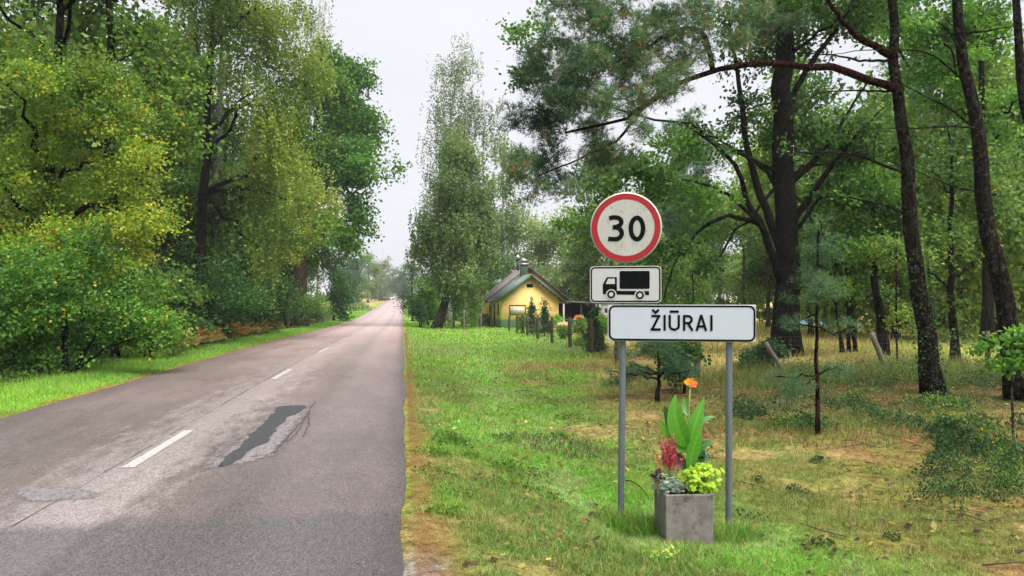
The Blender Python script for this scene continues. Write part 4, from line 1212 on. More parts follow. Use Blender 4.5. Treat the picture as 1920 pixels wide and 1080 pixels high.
shrub('far_shrub', 'pale green hazy bush on the far left verge', 675, 130, [(668, 575, 18, 14, 1.5)], 'willow', 50, 40, .8, (.3, .8), 660)

# ------------------------------------------------------------------ bracken, undergrowth
def frond(L, rng, col):
    """pinnate fern frond along +X, arching"""
    V, T, C = [], [], []
    k = 0
    n = 13
    for i in range(n):
        t = (i + 1) / (n + 1); x = L * t; z = L * (.55 * t - .75 * t * t)
        w = L * .30 * (1 - t) ** .7 * (.4 + 1.6 * min(1, t * 3)) / 1.6
        for s in (-1, 1):
            p = np.array((x, 0, z)); tip = p + np.array((w * .35, s * w, -w * .25 + rng.normal() * .02))
            q = p + np.array((L / n * .9, 0, L / n * .2)); m = (p + tip) / 2 + np.array((L / n * .5, 0, .01))
            V += [p, q, m, tip]; T += [(k, k + 1, k + 2), (k, k + 2, k + 3)]; k += 4
            C += [col * rng.uniform(.7, 1.25)] * 4
    return np.array(V), np.array(T), np.array(C)
def bracken_proto(seed, greenish):
    rng = np.random.default_rng(seed)
    e = empty('bracken_fern', (0, 0, 0), 0, 'x', 'fern')
    Vs, Ts, Cs, k = [], [], [], 0
    for i in range(18):
        col = (np.array((.34, .16, .065)) if rng.random() < .5 else np.array((.42, .27, .11))) if rng.random() > greenish else np.array((.15, .20, .045))
        V, T, C = frond(rng.uniform(.35, .75), rng, col * rng.uniform(.35, 1.45))
        a = rng.uniform(0, 6.28); el = rng.uniform(.2, 1.1)
        V = V @ np.array([[math.cos(el), 0, math.sin(el)], [0, 1, 0], [-math.sin(el), 0, math.cos(el)]])
        V = V @ np.array([[math.cos(a), math.sin(a), 0], [-math.sin(a), math.cos(a), 0], [0, 0, 1]])
        V[:, 2] = np.maximum(V[:, 2] + .28, .02); V[:, :2] += rng.normal(size=2) * .1
        Vs.append(V); Ts.append(T + k); Cs.append(C); k += len(V)
    tag(link('frond', npmesh('frond', np.concatenate(Vs), None, np.concatenate(Ts), np.concatenate(Cs)), M['blade'], e), kind='stuff')
    mb = MB()
    for i in range(5):
        a = rng.uniform(0, 6.28); mb.tube(bez((0, 0, -.05), (math.cos(a) * .1, math.sin(a) * .1, .2), (math.cos(a) * .25, math.sin(a) * .25, .35), 4), .006, 4)
    mb.build('stalk', M['bark_brown'], e)
    return e
BR = [bracken_proto(1, .22), bracken_proto(2, .5)]
rb = np.random.default_rng(8); ub = [False, False]
for k in range(26):
    t = k / 25; px = 325 + t * 195; d = 22.5 + (t ** 1.3) * 21
    j = 0 if 4 < k else 1
    o = BR[j] if not ub[j] else copy_tree(BR[j]); ub[j] = True
    f = foot(px, d + rb.normal() * .3); o.location = f; s = rb.uniform(.8, 1.3); o.scale = (s, s, s); o.rotation_euler = (0, 0, rb.uniform(0, 6.28))
    o['label'] = ('rust brown bracken fern in the row along the left grass strip', 'green and brown bracken fern at the near end of the row')[j]
    o['group'] = ('rust brown roadside bracken', 'greenish roadside bracken')[j]

def undergrowth():
    Vs, Qs, Cs, k = [], [], [], 0
    rs = np.random.default_rng(33); spots = []
    for k in range(30): spots.append((rs.uniform(1745, 1960), rs.uniform(800, 960), rs.uniform(.14, .36), 330, rs.uniform(.18, .36)))
    for k in range(34): spots.append((rs.uniform(1380, 1830), rs.uniform(745, 815), rs.uniform(.2, .5), 240, rs.uniform(.14, .3)))
    for k in range(26): spots.append((rs.uniform(1500, 1960), rs.uniform(690, 745), rs.uniform(.4, .9), 260, rs.uniform(.25, .55)))
    for k in range(16): spots.append((rs.uniform(790, 1080), rs.uniform(780, 970), rs.uniform(.12, .32), 150, rs.uniform(.05, .10)))
    for k in range(10): spots.append((rs.uniform(1380, 1700), rs.uniform(860, 1040), rs.uniform(.08, .2), 60, rs.uniform(.04, .09)))
    k = 0
    for s, (px, py, rad, n, h) in enumerate(spots):
        g = G(px, py); rng = np.random.default_rng(700 + s)
        r = rad * np.sqrt(rng.random(n)); a = rng.uniform(0, 6.283, n)
        lump = fbm(g[0] + r * np.cos(a), g[1] + r * np.sin(a), .3, 12)
        x = g[0] + r * np.cos(a); y = g[1] + r * np.sin(a)
        z = terrain(x, y) + h * rng.random(n) ** .6 * np.sqrt(np.clip(1.1 - (r / rad) ** 2, .02, 1)) * np.clip(lump * 2.4 - .2, .2, 1.6)
        V, Q = leaf_quads(np.stack([x, y, z], 1), .035 if g[1] < 9 else .05, .6, rng, .8, None, -.3)
        pal = 'lindengreen' if px < 1100 or s % 5 == 0 else 'bilberry'
        c = leaf_colors(pal, np.clip(rng.normal(.5, .3, n), 0, 1), rng, 1)
        Vs.append(V); Qs.append(Q + k); Cs.append(np.repeat(c, 4, 0)); k += len(V)
    me = npmesh('undergrowth', np.concatenate(Vs), np.concatenate(Qs), None, np.concatenate(Cs))
    tag(link('undergrowth', me, M['leaf']), 'low leafy bilberry and weeds over the right hand ground', 'undergrowth', kind='stuff')
undergrowth()

def left_undergrowth():
    rng = np.random.default_rng(740); n = 26000
    y = 9 * (75 / 9) ** rng.random(n); x = -ROAD_W - 2.2 - np.abs(rng.normal(0, 1.1, n))
    z = terrain(x, y) + rng.random(n) * (.12 + .5 * sstep(2.2, 4.0, -x - ROAD_W)) * (.3 + fbm(x, y, 1.2, 14))
    V, Q = leaf_quads(np.stack([x, y, z], 1), .05, .7, rng, .8, None, -.3)
    V = V.reshape(-1, 4, 3); P0 = V[:, :1]; V = P0 + (V - P0) * np.interp(y, [9, 75], [1, 3.5])[:, None, None]
    c = leaf_colors('lindengreen', np.clip(rng.normal(.4, .3, n), 0, 1), rng, 1)
    tag(link('left_undergrowth', npmesh('left_undergrowth', V.reshape(-1, 3), Q, None, np.repeat(c, 4, 0)), M['leaf']), 'weeds and low leaves between left grass strip and trees', 'undergrowth', kind='stuff').name = 'roadside_weeds'
left_undergrowth()

# ------------------------------------------------------------------ yellow house (walls follow the road direction)
def wall_m(nt, out):
    n = N(nt); p = n.obj()
    s = n.new('ShaderNodeSeparateXYZ'); n.link(p, s.inputs[0])
    a = n.noise(p, 1.4, 5, .6); b = n.noise(p, 9, 4, .6)
    c = n.mix(n.ramp(a, [(.35, 0.0), (.65, 1.0)]), (.92, .64, .15), (.94, .72, .32))
    pk = n.ramp(n.noise(n.mapping(p, (1, 1, 1.6)), 1.1, 3), [(.52, 0.0), (.62, 1.0)])
    c = n.mix(n.math('MULTIPLY', pk, .5), c, (.80, .50, .32))
    z = n.math('ADD', s.outputs[2], n.math('MULTIPLY', n.noise(n.mapping(p, (6, 6, .6)), 3, 4), .5))
    m = n.new('ShaderNodeMapRange'); n.link(z, m.inputs[0]); m.inputs[1].default_value = .96; m.inputs[2].default_value = 1.0
    c = n.mix(m.outputs[0], n.mix(b, (.24, .38, .36), (.42, .50, .44)), c)
    n.bsdf(out, c, .85, .2, n.bump(b, .3, .02))
M['yellow_wall'] = mat('yellow_plaster', wall_m)
M['yellow_plank'] = plain('yellow_plank', (.72, .40, .07), .7, .3, .25, 6)
M['orange_gable'] = plain('orange_gable', (.66, .38, .12), .8, .2, .2, 5)
M['roof_pale'] = plain('pale_grey_roof', (.34, .35, .35), .6, .3, .2, 3, .2)
M['roof_green'] = plain('green_metal_roof', (.13, .16, .145), .38, .5, .2, 3, .1)
M['barge_green'] = plain('dark_green_trim', (.045, .085, .055), .5, .4, .2, 6)
M['roof_old'] = plain('old_grey_roof', (.17, .15, .145), .8, .2, .45, 2.2, .4, dirt=((.09, .07, .06), .6))
M['black'] = plain('dark_opening', (.008, .008, .008), .8, .1, .2)
M['cream'] = plain('cream_panel', (.66, .54, .42), .7, .2, .15, 5)
M['brownframe'] = plain('brown_frame', (.07, .055, .045), .7, .2, .2)
M['salmon'] = plain('salmon_paint', (.72, .36, .20), .85, .1, .25, 4)
M['whitepaint'] = plain('white_paint', (.74, .74, .72), .5, .3, .12, 4)
M['wire'] = plain('rusty_wire', (.14, .12, .10), .7, .3, .2)
M['zinc'] = plain('zinc', (.55, .56, .57), .35, .5, .2, 6, .1, .7)
M['glass'] = plain('window_glass', (.03, .035, .04), .08, .6, .1, 3, 0)

def xat(px, y):
    return y * math.tan(YAW + math.atan((px - 960) / FPX))
HY = W(994, 60)[1]
hx0, hx1 = xat(940.6, HY), xat(1047.6, HY)
hc = (hx0 + hx1) / 2; hw = (hx1 - hx0) / 2
hz = tz(hc, HY) - .05
hd = HY * math.cos(YAW) + hc * math.sin(YAW)
house = empty('yellow_house', (hc, HY, hz), 0, 'small yellow plastered house with green metal roof and blue green base', 'house')
ez = Z(558, hd) - hz; az = Z(516, hd) - hz
AD = 6.5
MB().prism([(-hw, -.3), (hw, -.3), (hw, ez), (0, az), (-hw, ez)], 0, AD).build('wall', M['yellow_wall'], house)
def slope(mb, xa, za, xb, zb, y0, y1, th):
    n_ = np.array((-(zb - za), xb - xa)); n_ = n_ / np.linalg.norm(n_) * th
    if n_[1] < 0: n_ = -n_
    poly = [(xa, za), (xb, zb), (xb + n_[0], zb + n_[1]), (xa + n_[0], za + n_[1])]
    if xb < xa: poly = [poly[1], poly[0], poly[3], poly[2]]
    return mb.prism(poly, y0, y1)
sl = (az - ez) / hw; ov = .42
rf = slope(MB(), -hw - ov, ez - sl * ov + .02, 0, az + .02, -.45, AD + .0, .07)
slope(rf, hw + ov, ez - sl * ov + .02, 0, az + .02, -.45, AD + .0, .07)
roof = rf.build('roof', M['roof_green'], house)
seams = [k for k in np.arange(-.3, AD, .55)]
for k in seams:
    for sx in (-1, 1):
        m_ = slope(MB(), sx * (hw + ov), ez - sl * ov + .09, sx * .02, az + .09, k, k + .05, .035)
        m_.build('roof_seam', M['roof_green'], roof)
for sx in (-1, 1):
    slope(MB(), sx * (hw + ov), ez - sl * ov - .14, 0, az - .12, -.52, -.455, .2).build('barge_board', M['barge_green'], roof)
MB().tube([(-hw - ov, -.5, ez - sl * ov + .05), (-hw - ov, AD, ez - sl * ov + .05)], .06, 8).build('gutter', M['barge_green'], roof)
for k in np.arange(.35, hw + .3, .32):      # rafter ends under the right verge
    MB().box(k - .05, k + .05, -.40, -.003, az - sl * k - .16, az - sl * k - .04).build('rafter_end', M['barge_green'], roof)
def hp(px, py): return ((px - 994.0) * hd / FPX, Z(py, hd) - hz)
vx, vz = hp(850 + 702 / 4.909, 470 + 322 / 4.909)
vent = MB().box(vx - .25, vx + .25, -.03, .1, vz - .14, vz + .14).build('attic_vent', M['black'], house)
wx0, wz0 = hp(850 + 518 / 4.909, 470 + 582 / 4.909); wx1, wz1 = hp(850 + 658 / 4.909, 470 + 508 / 4.909)
win = MB().box(wx0, wx1, -.035, .05, wz0, wz1).build('shutter_panel', M['cream'], house)
for a in ((wx0 - .06, wx1 + .06, wz0 - .07, wz0), (wx0 - .06, wx1 + .06, wz1, wz1 + .07), (wx0 - .07, wx0, wz0, wz1), (wx1, wx1 + .07, wz0, wz1)):
    MB().box(a[0], a[1], -.06, .05, a[2], a[3]).build('frame', M['brownframe'], win)
def disc(mb, cx, cz, r0, r1, y, n=20, y2=None):
    a = np.arange(n) * 2 * np.pi / n
    V = [(cx + r0 * math.cos(t), y, cz + r0 * math.sin(t)) for t in a] + [(cx + r1 * math.cos(t), y, cz + r1 * math.sin(t)) for t in a]
    return mb.add(V, [(k, n + k, n + (k + 1) % n, (k + 1) % n) for k in range(n)])
for cx, cy, r in ((487, 512, .24), (495, 558, .12), (470, 490, .07), (805, 492, .24), (760, 560, .16), (900, 540, .13), (928, 552, .06), (590, 505, .06)):
    x_, z_ = hp(850 + cx / 4.909, 470 + cy / 4.909)
    mb = disc(MB(), x_, z_, r * .72, r, -.006); disc(mb, x_, z_, .0, r * .5, -.006)
    mb.build('painted_flower', M['salmon'], house)
# side wall window and door in shade
MB().box(-hw - .03, -hw + .1, 1.6, 2.3, 1.0, 2.05).build('side_window', M['glass'], house)
MB().box(-hw - .025, -hw + .1, 4.2, 5.1, .0, 2.0).build('door', M['dark_wood'], house)
# taller old part behind
bx = xat(990.6, HY + AD) - hc; bd = hd + AD
bw = 3.45; be = Z(560, bd) - hz; ba = Z(501, bd) - hz
old = empty('old_house', (hc + bx, HY + AD + .01, hz), 0, 'taller old wooden house with grey roof joined behind the yellow gable', 'house')
MB().prism([(-bw, -.3), (bw, -.3), (bw, be), (0, ba), (-bw, be)], 0, 7).build('wall', M['orange_gable'], old)
sl2 = (ba - be) / bw
orf = MB()
for sx in (-1, 1): slope(orf, sx * (bw + .4), be - sl2 * .4 + .02, 0, ba + .02, -.4, 7.4, .08)
oroof = orf.build('roof', M['roof_old'], old)
for sx in (-1, 1): slope(MB(), sx * (bw + .4), be - sl2 * .4 - .1, 0, ba - .1, -.46, -.405, .19).build('barge_board', M['brownframe'], oroof)
for k in range(12):      # planks of the left part of the front
    MB().box(-bw, -bw + 1.55, -.03, -.002, .05 + k * .185, .05 + k * .185 + .172).build('plank', M['yellow_plank'], old)
MB().box(-bw - .04, -bw, -.05, .2, -.2, be).build('corner_board', M['brownframe'], old)
MB().box(-bw + 1.62, -bw + 2.2, -.04, -.002, 0, 1.95).build('door', M['black'], old)
ch_x = hp(850 + 716 / 4.909, 0)[0]
chim = empty('chimney', (hc + ch_x, HY + 3.8, hz + az - .35), 0, 'dark green sheet metal chimney on the roof ridge', 'chimney')
MB().box(-.3, .3, -.3, .3, 0, 1.35).build('stack', M['barge_green'], chim, bevel=.02)
MB().box(-.38, .38, -.38, .38, 1.35, 1.47).build('crown', M['zinc'], chim)
mb = MB()
for sx in (-1, 1):
    for sy in (-1, 1): mb.box(sx * .28 - .02, sx * .28 + .02, sy * .28 - .02, sy * .28 + .02, 1.47, 1.68)
mb.build('cap_leg', M['zinc'], chim)
mb = MB().add([(-.42, -.42, 1.68), (.42, -.42, 1.68), (.42, .42, 1.68), (-.42, .42, 1.68), (0, 0, 1.95)], [(0, 3, 2, 1)], [(0, 1, 4), (1, 2, 4), (2, 3, 4), (3, 0, 4)]); mb.build('cap', M['zinc'], chim)
flue = empty('flue_pipe', (hc + ch_x + .25, HY + AD + 2.2, hz + ba - .2), 0, 'round metal flue with conical cap behind the green chimney', 'chimney')
MB().tube([(0, 0, 0), (0, 0, 1.0)], .13, 10).build('pipe', M['barge_green'], flue, smooth=True)
MB().tube([(0, 0, 1.08), (0, 0, 1.45)], [.34, .03], 12).build('cap', M['zinc'], flue)

# carport
cx0, cx1 = hw + .45, xat(1126, HY) - hc
cp = empty('carport', (hc, HY, hz), 0, 'dark open lean-to carport attached right of the yellow house', 'carport')
mb = MB(); V = [(cx0 - .1, .3, 2.15), (cx1 + .3, .3, 1.95), (cx1 + .3, 6, 1.95), (cx0 - .1, 6, 2.15)]
mb.add(V + [(v[0], v[1], v[2] + .1) for v in V], [(0, 3, 2, 1), (4, 5, 6, 7), (0, 1, 5, 4), (1, 2, 6, 5), (2, 3, 7, 6), (3, 0, 4, 7)]).build('roof', M['roof_green'], cp)
MB().box(cx0, cx1, 5.8, 5.95, -.2, 2.0).build('back_wall', M['dark_wood'], cp)
MB().box(cx1 - .05, cx1 + .05, 2.6, 5.8, -.2, 1.95).build('side_wall', M['dark_wood'], cp)
for xx in (cx0 + .05, (cx0 + cx1) / 2, cx1 - .1): MB().box(xx - .06, xx + .06, .4, .52, -.2, 2.0).build('post', M['whitepaint'] if xx == cx0 + .05 else M['dark_wood'], cp)
ws = empty('white_shed', (xat(1140, HY + 4), HY + 4, tz(xat(1140, HY + 4), HY + 4)), 0, 'white garden shed with window half hidden behind the carport', 'shed')
MB().prism([(-.55, -.2), (2.0, -.2), (2.0, 1.9), (-.55, 2.1)], 0, 2.4).build('wall', M['whitepaint'], ws)
MB().prism([(-.7, 2.10), (2.15, 1.88), (2.15, 1.96), (-.7, 2.18)], -.15, 2.5).build('roof', M['roof_old'], ws)
w_ = MB().box(-.3, .35, -.02, .05, .9, 1.6).build('window', M['glass'], ws)
MB().box(-.36, .41, -.03, -.021, .84, .9).build('sill', M['whitepaint'], w_)

# wooden crate of boards by the side wall
g = G(913, 611)
cr = empty('board_crate', (g[0], g[1], g[2]), 0, 'weathered slatted wooden bin standing left of the yellow house corner', 'bin')
for k in range(5):
    for (a, b_, c_, d_) in ((-.4, .4, -.42, -.38), (-.4, .4, .38, .42), (-.44, -.40, -.4, .4), (.40, .44, -.4, .4)): MB().box(a, b_, c_, d_, .05 + k * .2, .05 + k * .2 + .17).build('slat', M['grey_wood'], cr)
for sx in (-1, 1):
    for sy in (-1, 1): MB().box(sx * .36 - .03, sx * .36 + .03, sy * .34 - .03, sy * .34 + .03, -.05, 1.12).build('post', M['grey_wood'], cr)

# ------------------------------------------------------------------ garden fence and wire fence
def post_mb(base, top, r, lean=(0, 0)):
    h = top - base
    rng = np.random.default_rng(int(abs(base * 1000)) % 999)
    zs = np.linspace(-.15, h, 6)
    return MB().tube(np.stack([lean[0] * zs / h + rng.normal(size=6) * .008, lean[1] * zs / h + rng.normal(size=6) * .008, zs], 1), r * (1 + rng.normal(size=6) * .04), 9)
def wires(e, pts, hs, vstep, r):
    mb = MB(); o = np.array(e.location)
    for a, b_ in zip(pts[:-1], pts[1:]):
        L = np.linalg.norm(np.array(b_) - np.array(a)); n_ = max(3, int(L / .8)); t = np.linspace(0, 1, n_)[:, None]
        P = np.array(a) * (1 - t) + np.array(b_) * t
        for h in hs: mb.tube(np.c_[P[:, :2], P[:, 2] + h - .02 * np.sin(t[:, 0] * np.pi)] - o, r, 3, False)
        for q in np.arange(0, 1, vstep / L):
            p = np.array(a) * (1 - q) + np.array(b_) * q; mb.tube(np.array([p + (0, 0, hs[0]), p + (0, 0, hs[-1])]) - o, r, 3, False)
    mb.build('wire_mesh', M['wire'], e)
fposts = [(955, 591, 50), (970, 588, 46.5), (989, 592, 43), (1008.5, 592, 38.8), (1035, 593, 34), (1068.6, 595, 30), (1109, 599, 26.2), (1157, 606, 22.3)]
f0 = foot(955, 50)
fence = empty('garden_fence', tuple(f0), 0, 'wire mesh garden fence on dark round posts in front of the yellow house', 'fence')
pl = []
for px, top, d in fposts:
    f = foot(px, d); o = post_mb(f[2], Z(top, d), .075).build('post', M['post_wood'], fence, smooth=True); o.location = f - f0; pl.append(f)
wires(fence, pl, (.08, .22, .36, .5, .64, .78, .92, 1.05), .16, .0022)
f1 = foot(1165, 21.6)
fence2 = empty('wire_fence', tuple(f1), 0, 'sagging wire mesh fence with leaning posts crossing behind the town sign', 'fence')
pl = [f1]
for px, d, r, hgt, lean, mt in ((1305, 19.2, .085, 1.05, (.08, 0), 'post_wood'), (1470, 19.7, .06, .85, (-.46, .1), 'grey_wood'), (1664, 20.2, .075, 1.05, (-.42, .1), 'grey_wood'), (1850, 21, .07, 1.1, (.0, 0), 'post_wood'), (2010, 21.5, .07, 1.1, (0, 0), 'post_wood')):
    f = foot(px, d); o = post_mb(f[2], f[2] + hgt, r, lean).build('post', M[mt], fence2, smooth=True); o.location = f - f1; pl.append(f)
wires(fence2, pl, (.05, .17, .29, .41, .53, .65, .77, .89, 1.0), .15, .0018)
f2 = foot(851, 61)
fence3 = empty('picket_fence', tuple(f2), 0, 'short post and wire fence beside the leaning birch trunk', 'fence')
pl = []
for px, d, top in ((835, 64, 586), (851, 61, 583), (870, 57, 581), (900, 62, 586)):
    f = foot(px, d); o = post_mb(f[2], Z(top, d), .09).build('post', M['grey_wood'], fence3, smooth=True); o.location = f - f2; pl.append(f)
wires(fence3, pl, (.2, .6, 1.0), 1.2, .006)

# ------------------------------------------------------------------ garden: thujas, flowers, person
def cone_env(px, d, top, bot, wpx):
    n_ = 6; out = []
    for k in range(n_):
        t = (k + .5) / n_; out.append((px, bot + (top - bot) * t, wpx * 1.25 * (1.05 - t) * (.9 if k else .75) + 1.5, abs(top - bot) / n_ * .8))
    return out
for px, d, top, bot, w_, lab, sd_ in ((997, 45, 562, 621, 9.5, 'slim dark green thuja left of two in front of the yellow gable', 1), (1021, 41.5, 565, 626, 10, 'slim dark green thuja right of two in front of the yellow gable', 2), (1116, 27.5, 576, 655, 13, 'dark green thuja beside the fence post left of the town sign', 3)):
    pole('thuja', lab, ((px, bot), (px, (top + bot) / 2), (px, top + 3)), d, .04, cone_env(px, d, top, bot, w_), 'thuja', 120, 40, .15, (.10, .5), 'bark_brown', 800 + sd_, limbs=0)
for px, d, env, pal, lab, sd_ in ((980, 47, [(980, 602, 8, 13, .4)], 'linden', 'reddish brown shrub between the fence posts before the gable', 1), (1047, 50, [(1045, 602, 12, 11, .5)], 'lightgreen', 'leafy green garden shrub at the right house corner', 2),
        (1057, 38, [(1057, 622, 7, 14, .25)], 'lindengreen', 'yellow green flowering plant behind the fence posts', 3), (1093, 36, [(1092, 608, 10, 16, .4), (1085, 620, 10, 12, .3)], 'woodslight', 'loose leafy plant beside the bent over person', 4),
        (1128, 33, [(1130, 605, 9, 22, .4)], 'lightgreen', 'light green shrub peeking out right of the fence thuja', 5), (1090, 31, [(1090, 636, 10, 14, .3)], 'linden', 'yellowing herb clump behind the fence mesh', 6)):
    shrub('garden_plant', lab, px, d, env, pal, 40, 36, .2, (.09, .75), 820 + sd_, cat='plant')
def flower_clump(px, d, env, col, lab, sd_):
    rng = np.random.default_rng(sd_); f = foot(px, d); e = empty('flower_clump', tuple(f), 0, lab, 'flowers')
    C = env_points(px_env(env, d), 160, rng, 3.0); C[:, 2] = np.maximum(C[:, 2], f[2] + .1)
    V, Q = leaf_quads(np.repeat(C, 6, 0) + rng.normal(size=(960, 3)) * .02, .07, .8, rng, 1.0)
    link('flower', npmesh('flower', V - f, Q, None, np.repeat(np.array(col) * rng.uniform(.75, 1.15, (960, 1)), 4, 0)), M['leaf'], e)
    V, Q = leaf_quads(C[rng.integers(0, 160, 900)] * np.array((1, 1, 0)) + np.c_[rng.normal(size=(900, 2)) * .1, rng.uniform(f[2] + .05, C[:, 2].mean(), 900)], .1, .5, rng, .3)
    link('foliage', npmesh('foliage', V - f, Q, None, np.repeat(leaf_colors('lightgreen', rng.random(900), rng, 1), 4, 0)), M['leaf'], e)
flower_clump(1058, 43, [(1058, 609, 14, 5, .4)], (.85, .72, .50), 'cream flowers below the person in the red shirt', 840)
flower_clump(1135, 44, [(1133, 592, 8, 4, .3)], (.80, .72, .72), 'pale pink flowers before the white shed', 841)

M['skin'] = plain('skin', (.50, .30, .21), .6, .3, .1, 8, 0)
M['shirt'] = plain('red_shirt', (.75, .075, .035), .8, .2, .15, 10, .1)
M['jeans'] = plain('blue_trousers', (.10, .22, .42), .85, .2, .2, 12, .1)
M['hair'] = plain('dark_hair', (.03, .02, .015), .6, .3, .2, 30, .3)
def skin_mesh(name, joints, edges, rootj):
    """continuous surface grown round a joint skeleton (Skin + Subdivision), applied"""
    me = bpy.data.meshes.new(name)
    me.from_pydata([j[:3] for j in joints], edges, [])
    o = bpy.data.objects.new(name, me); COL.objects.link(o)
    m1 = o.modifiers.new('skin', 'SKIN')
    for v, j in zip(me.skin_vertices[0].data, joints): v.radius = (j[3], j[3] if len(j) < 5 else j[4])
    me.skin_vertices[0].data[rootj].use_root = True
    m2 = o.modifiers.new('sub', 'SUBSURF'); m2.levels = 1; m2.render_levels = 1
    dg = bpy.context.evaluated_depsgraph_get(); dg.update()
    r = bpy.data.meshes.new_from_object(o.evaluated_get(dg))
    bpy.data.objects.remove(o)
    for p in r.polygons: p.use_smooth = True
    return r
f = foot(1076, 44.5)
per = empty('person', tuple(f), R(-12), 'person in red shirt and blue trousers bending over in the garden', 'person')
# facing +X, torso bent forward to the horizontal, hands reaching to the ground plants
J = [(0, 0, .92, .15), (.16, 0, 1.04, .14), (.34, 0, 1.06, .16), (.46, 0, 1.03, .13), (.55, 0, .99, .06), (.63, 0, .94, .085), (.70, 0, .90, .09),
     (.0, .10, .84, .10), (.07, .11, .48, .07), (-.02, .11, .09, .045), (.14, .12, .04, .04),
     (.0, -.10, .84, .10), (.10, -.12, .48, .07), (.02, -.12, .09, .045), (.18, -.13, .04, .04),
     (.45, .19, 1.0, .06), (.52, .23, .72, .045), (.60, .18, .48, .035), (.62, .17, .38, .03),
     (.45, -.19, 1.0, .06), (.54, -.23, .72, .045), (.64, -.16, .50, .035), (.66, -.15, .40, .03)]
for s, h in ((1, (.62, .17, .38)), (-1, (.66, -.15, .40))):
    pass
E = [(0, 1), (1, 2), (2, 3), (3, 4), (4, 5), (5, 6), (0, 7), (7, 8), (8, 9), (9, 10), (0, 11), (11, 12), (12, 13), (13, 14), (3, 15), (15, 16), (16, 17), (17, 18), (3, 19), (19, 20), (20, 21), (21, 22)]
for hnd in (18, 22):
    hx, hy, hzz, _ = J[hnd]
    for q, (dx, dy, L) in enumerate(((.03, -.03, .07), (.02, -.01, .085), (.015, .01, .08), (0, .03, .065), (-.04, .0, .05))):
        J.append((hx + dx, hy + dy, hzz - L * .6, .011)); E.append((hnd, len(J) - 1)); J.append((hx + dx * 1.4 + .01, hy + dy, hzz - L, .009)); E.append((len(J) - 2, len(J) - 1))
link('body', skin_mesh('body', J, E, 0), M['skin'], per)
Js = [(.03, 0, .95, .165), (.16, 0, 1.045, .16), (.34, 0, 1.065, .178), (.46, 0, 1.035, .15), (.45, .19, 1.0, .082), (.485, .215, .86, .075), (.45, -.19, 1.0, .082), (.485, -.215, .86, .075)]
link('shirt', skin_mesh('shirt', Js, [(0, 1), (1, 2), (2, 3), (3, 4), (4, 5), (3, 6), (6, 7)], 0), M['shirt'], per)
Jt = [(-.01, 0, .93, .168), (.0, .10, .83, .12), (.07, .11, .48, .09), (-.02, .11, .12, .075), (.0, -.10, .83, .12), (.10, -.12, .48, .09), (.02, -.12, .12, .075)]
link('trousers', skin_mesh('trousers', Jt, [(0, 1), (1, 2), (2, 3), (0, 4), (4, 5), (5, 6)], 0), M['jeans'], per)
Jh = [(.60, 0, .99, .05), (.66, 0, .96, .085), (.71, 0, .92, .075)]
link('hair', skin_mesh('hair', Jh, [(0, 1), (1, 2)], 1), M['hair'], per)

# ------------------------------------------------------------------ far cars, sheds, sign; tarp and roof in the wood
M['carwhite'] = plain('white_car_paint', (.72, .73, .75), .25, .5, .05, 3, 0)
M['tyre'] = plain('tyre_rubber', (.02, .02, .02), .8, .2, .1)
def car(x, y, rz, lab, first):
    e = empty('parked_car', (x, y, tz(x, y)), rz, lab, 'car', 'white cars parked at the far road crest')
    MB().prism([(-2.1, .3), (2.1, .3), (2.15, .75), (1.2, .95), (-2.0, .98), (-2.15, .7)], -.85, .85).build('body', M['carwhite'], e, bevel=.06)
    MB().prism([(-1.75, .96), (1.15, .94), (.45, 1.42), (-1.2, 1.45)], -.74, .74).build('cabin', M['glass'], e, bevel=.05)
    MB().prism([(-1.25, 1.43), (.5, 1.40), (.4, 1.48), (-1.15, 1.5)], -.72, .72).build('car_roof', M['carwhite'], e, bevel=.03)
    for wx in (-1.35, 1.35):
        for wy in (-.78, .78): MB().tube([(wx, wy - .1, .31), (wx, wy + .1, .31)], .31, 14).build('wheel', M['tyre'], e)
for px, d, rz, lab in ((738, 268, 2.0, 'right white car parked at the far road crest'), (728, 262, 2.2, 'left white car parked at the far road crest')):
    x, y = W(px, d); car(x, y, rz, lab, True)
x, y = W(713, 270)
sh = empty('roadside_shed', (x, y, tz(x, y)), 0, 'small whitish hut with dark roof beside the far parked cars', 'shed')
MB().box(-1.6, 1.6, 0, 3, -.3, 2.3).build('wall', M['whitepaint'], sh); MB().prism([(-2, 2.301), (2, 2.301), (0, 3.3)], -.3, 3.3).build('roof', M['roof_old'], sh); MB().box(.3, 1.1, -.05, .05, 0, 1.9).build('door', M['dark_wood'], sh)
M['signblue'] = plain('blue_sign', (.10, .28, .55), .4, .4, .1, 5, 0)
x, y = W(747.5, 262)
fs = empty('far_road_sign', (x, y, tz(x, y)), 0, 'small round bluish road sign on post at the far crest', 'sign')
MB().tube([(0, 0, -.2), (0, 0, 2.6)], .045, 8).build('post', M['zinc'], fs)
MB().tube([(0, -.07, 2.4), (0, -.05, 2.4)], .42, 18).build('plate', M['signblue'], fs)
M['tarpblue'] = plain('blue_tarp', (.25, .50, .72), .35, .5, .3, 2, .4)
f = foot(1512, 58)
e = empty('tarp_heap', tuple(f), 0, 'light blue tarpaulin over a heap behind the oak trunk', 'tarp')
rng = np.random.default_rng(3); nn_ = 14; U, Vv = np.meshgrid(np.linspace(-1, 1, nn_), np.linspace(-1, 1, nn_))
H = .62 * np.clip(1 - (np.abs(U) ** 3 + np.abs(Vv) ** 3) * .55, 0, 1) + rng.normal(size=U.shape) * .04
i = (np.arange(nn_ - 1)[:, None] * nn_ + np.arange(nn_ - 1)[None]).ravel()
link('sheet', npmesh('sheet', np.stack([U * 1.4, Vv * .9, H - .05], -1).reshape(-1, 3), np.stack([i, i + 1, i + nn_ + 1, i + nn_], 1), smooth=True), M['tarpblue'], e)
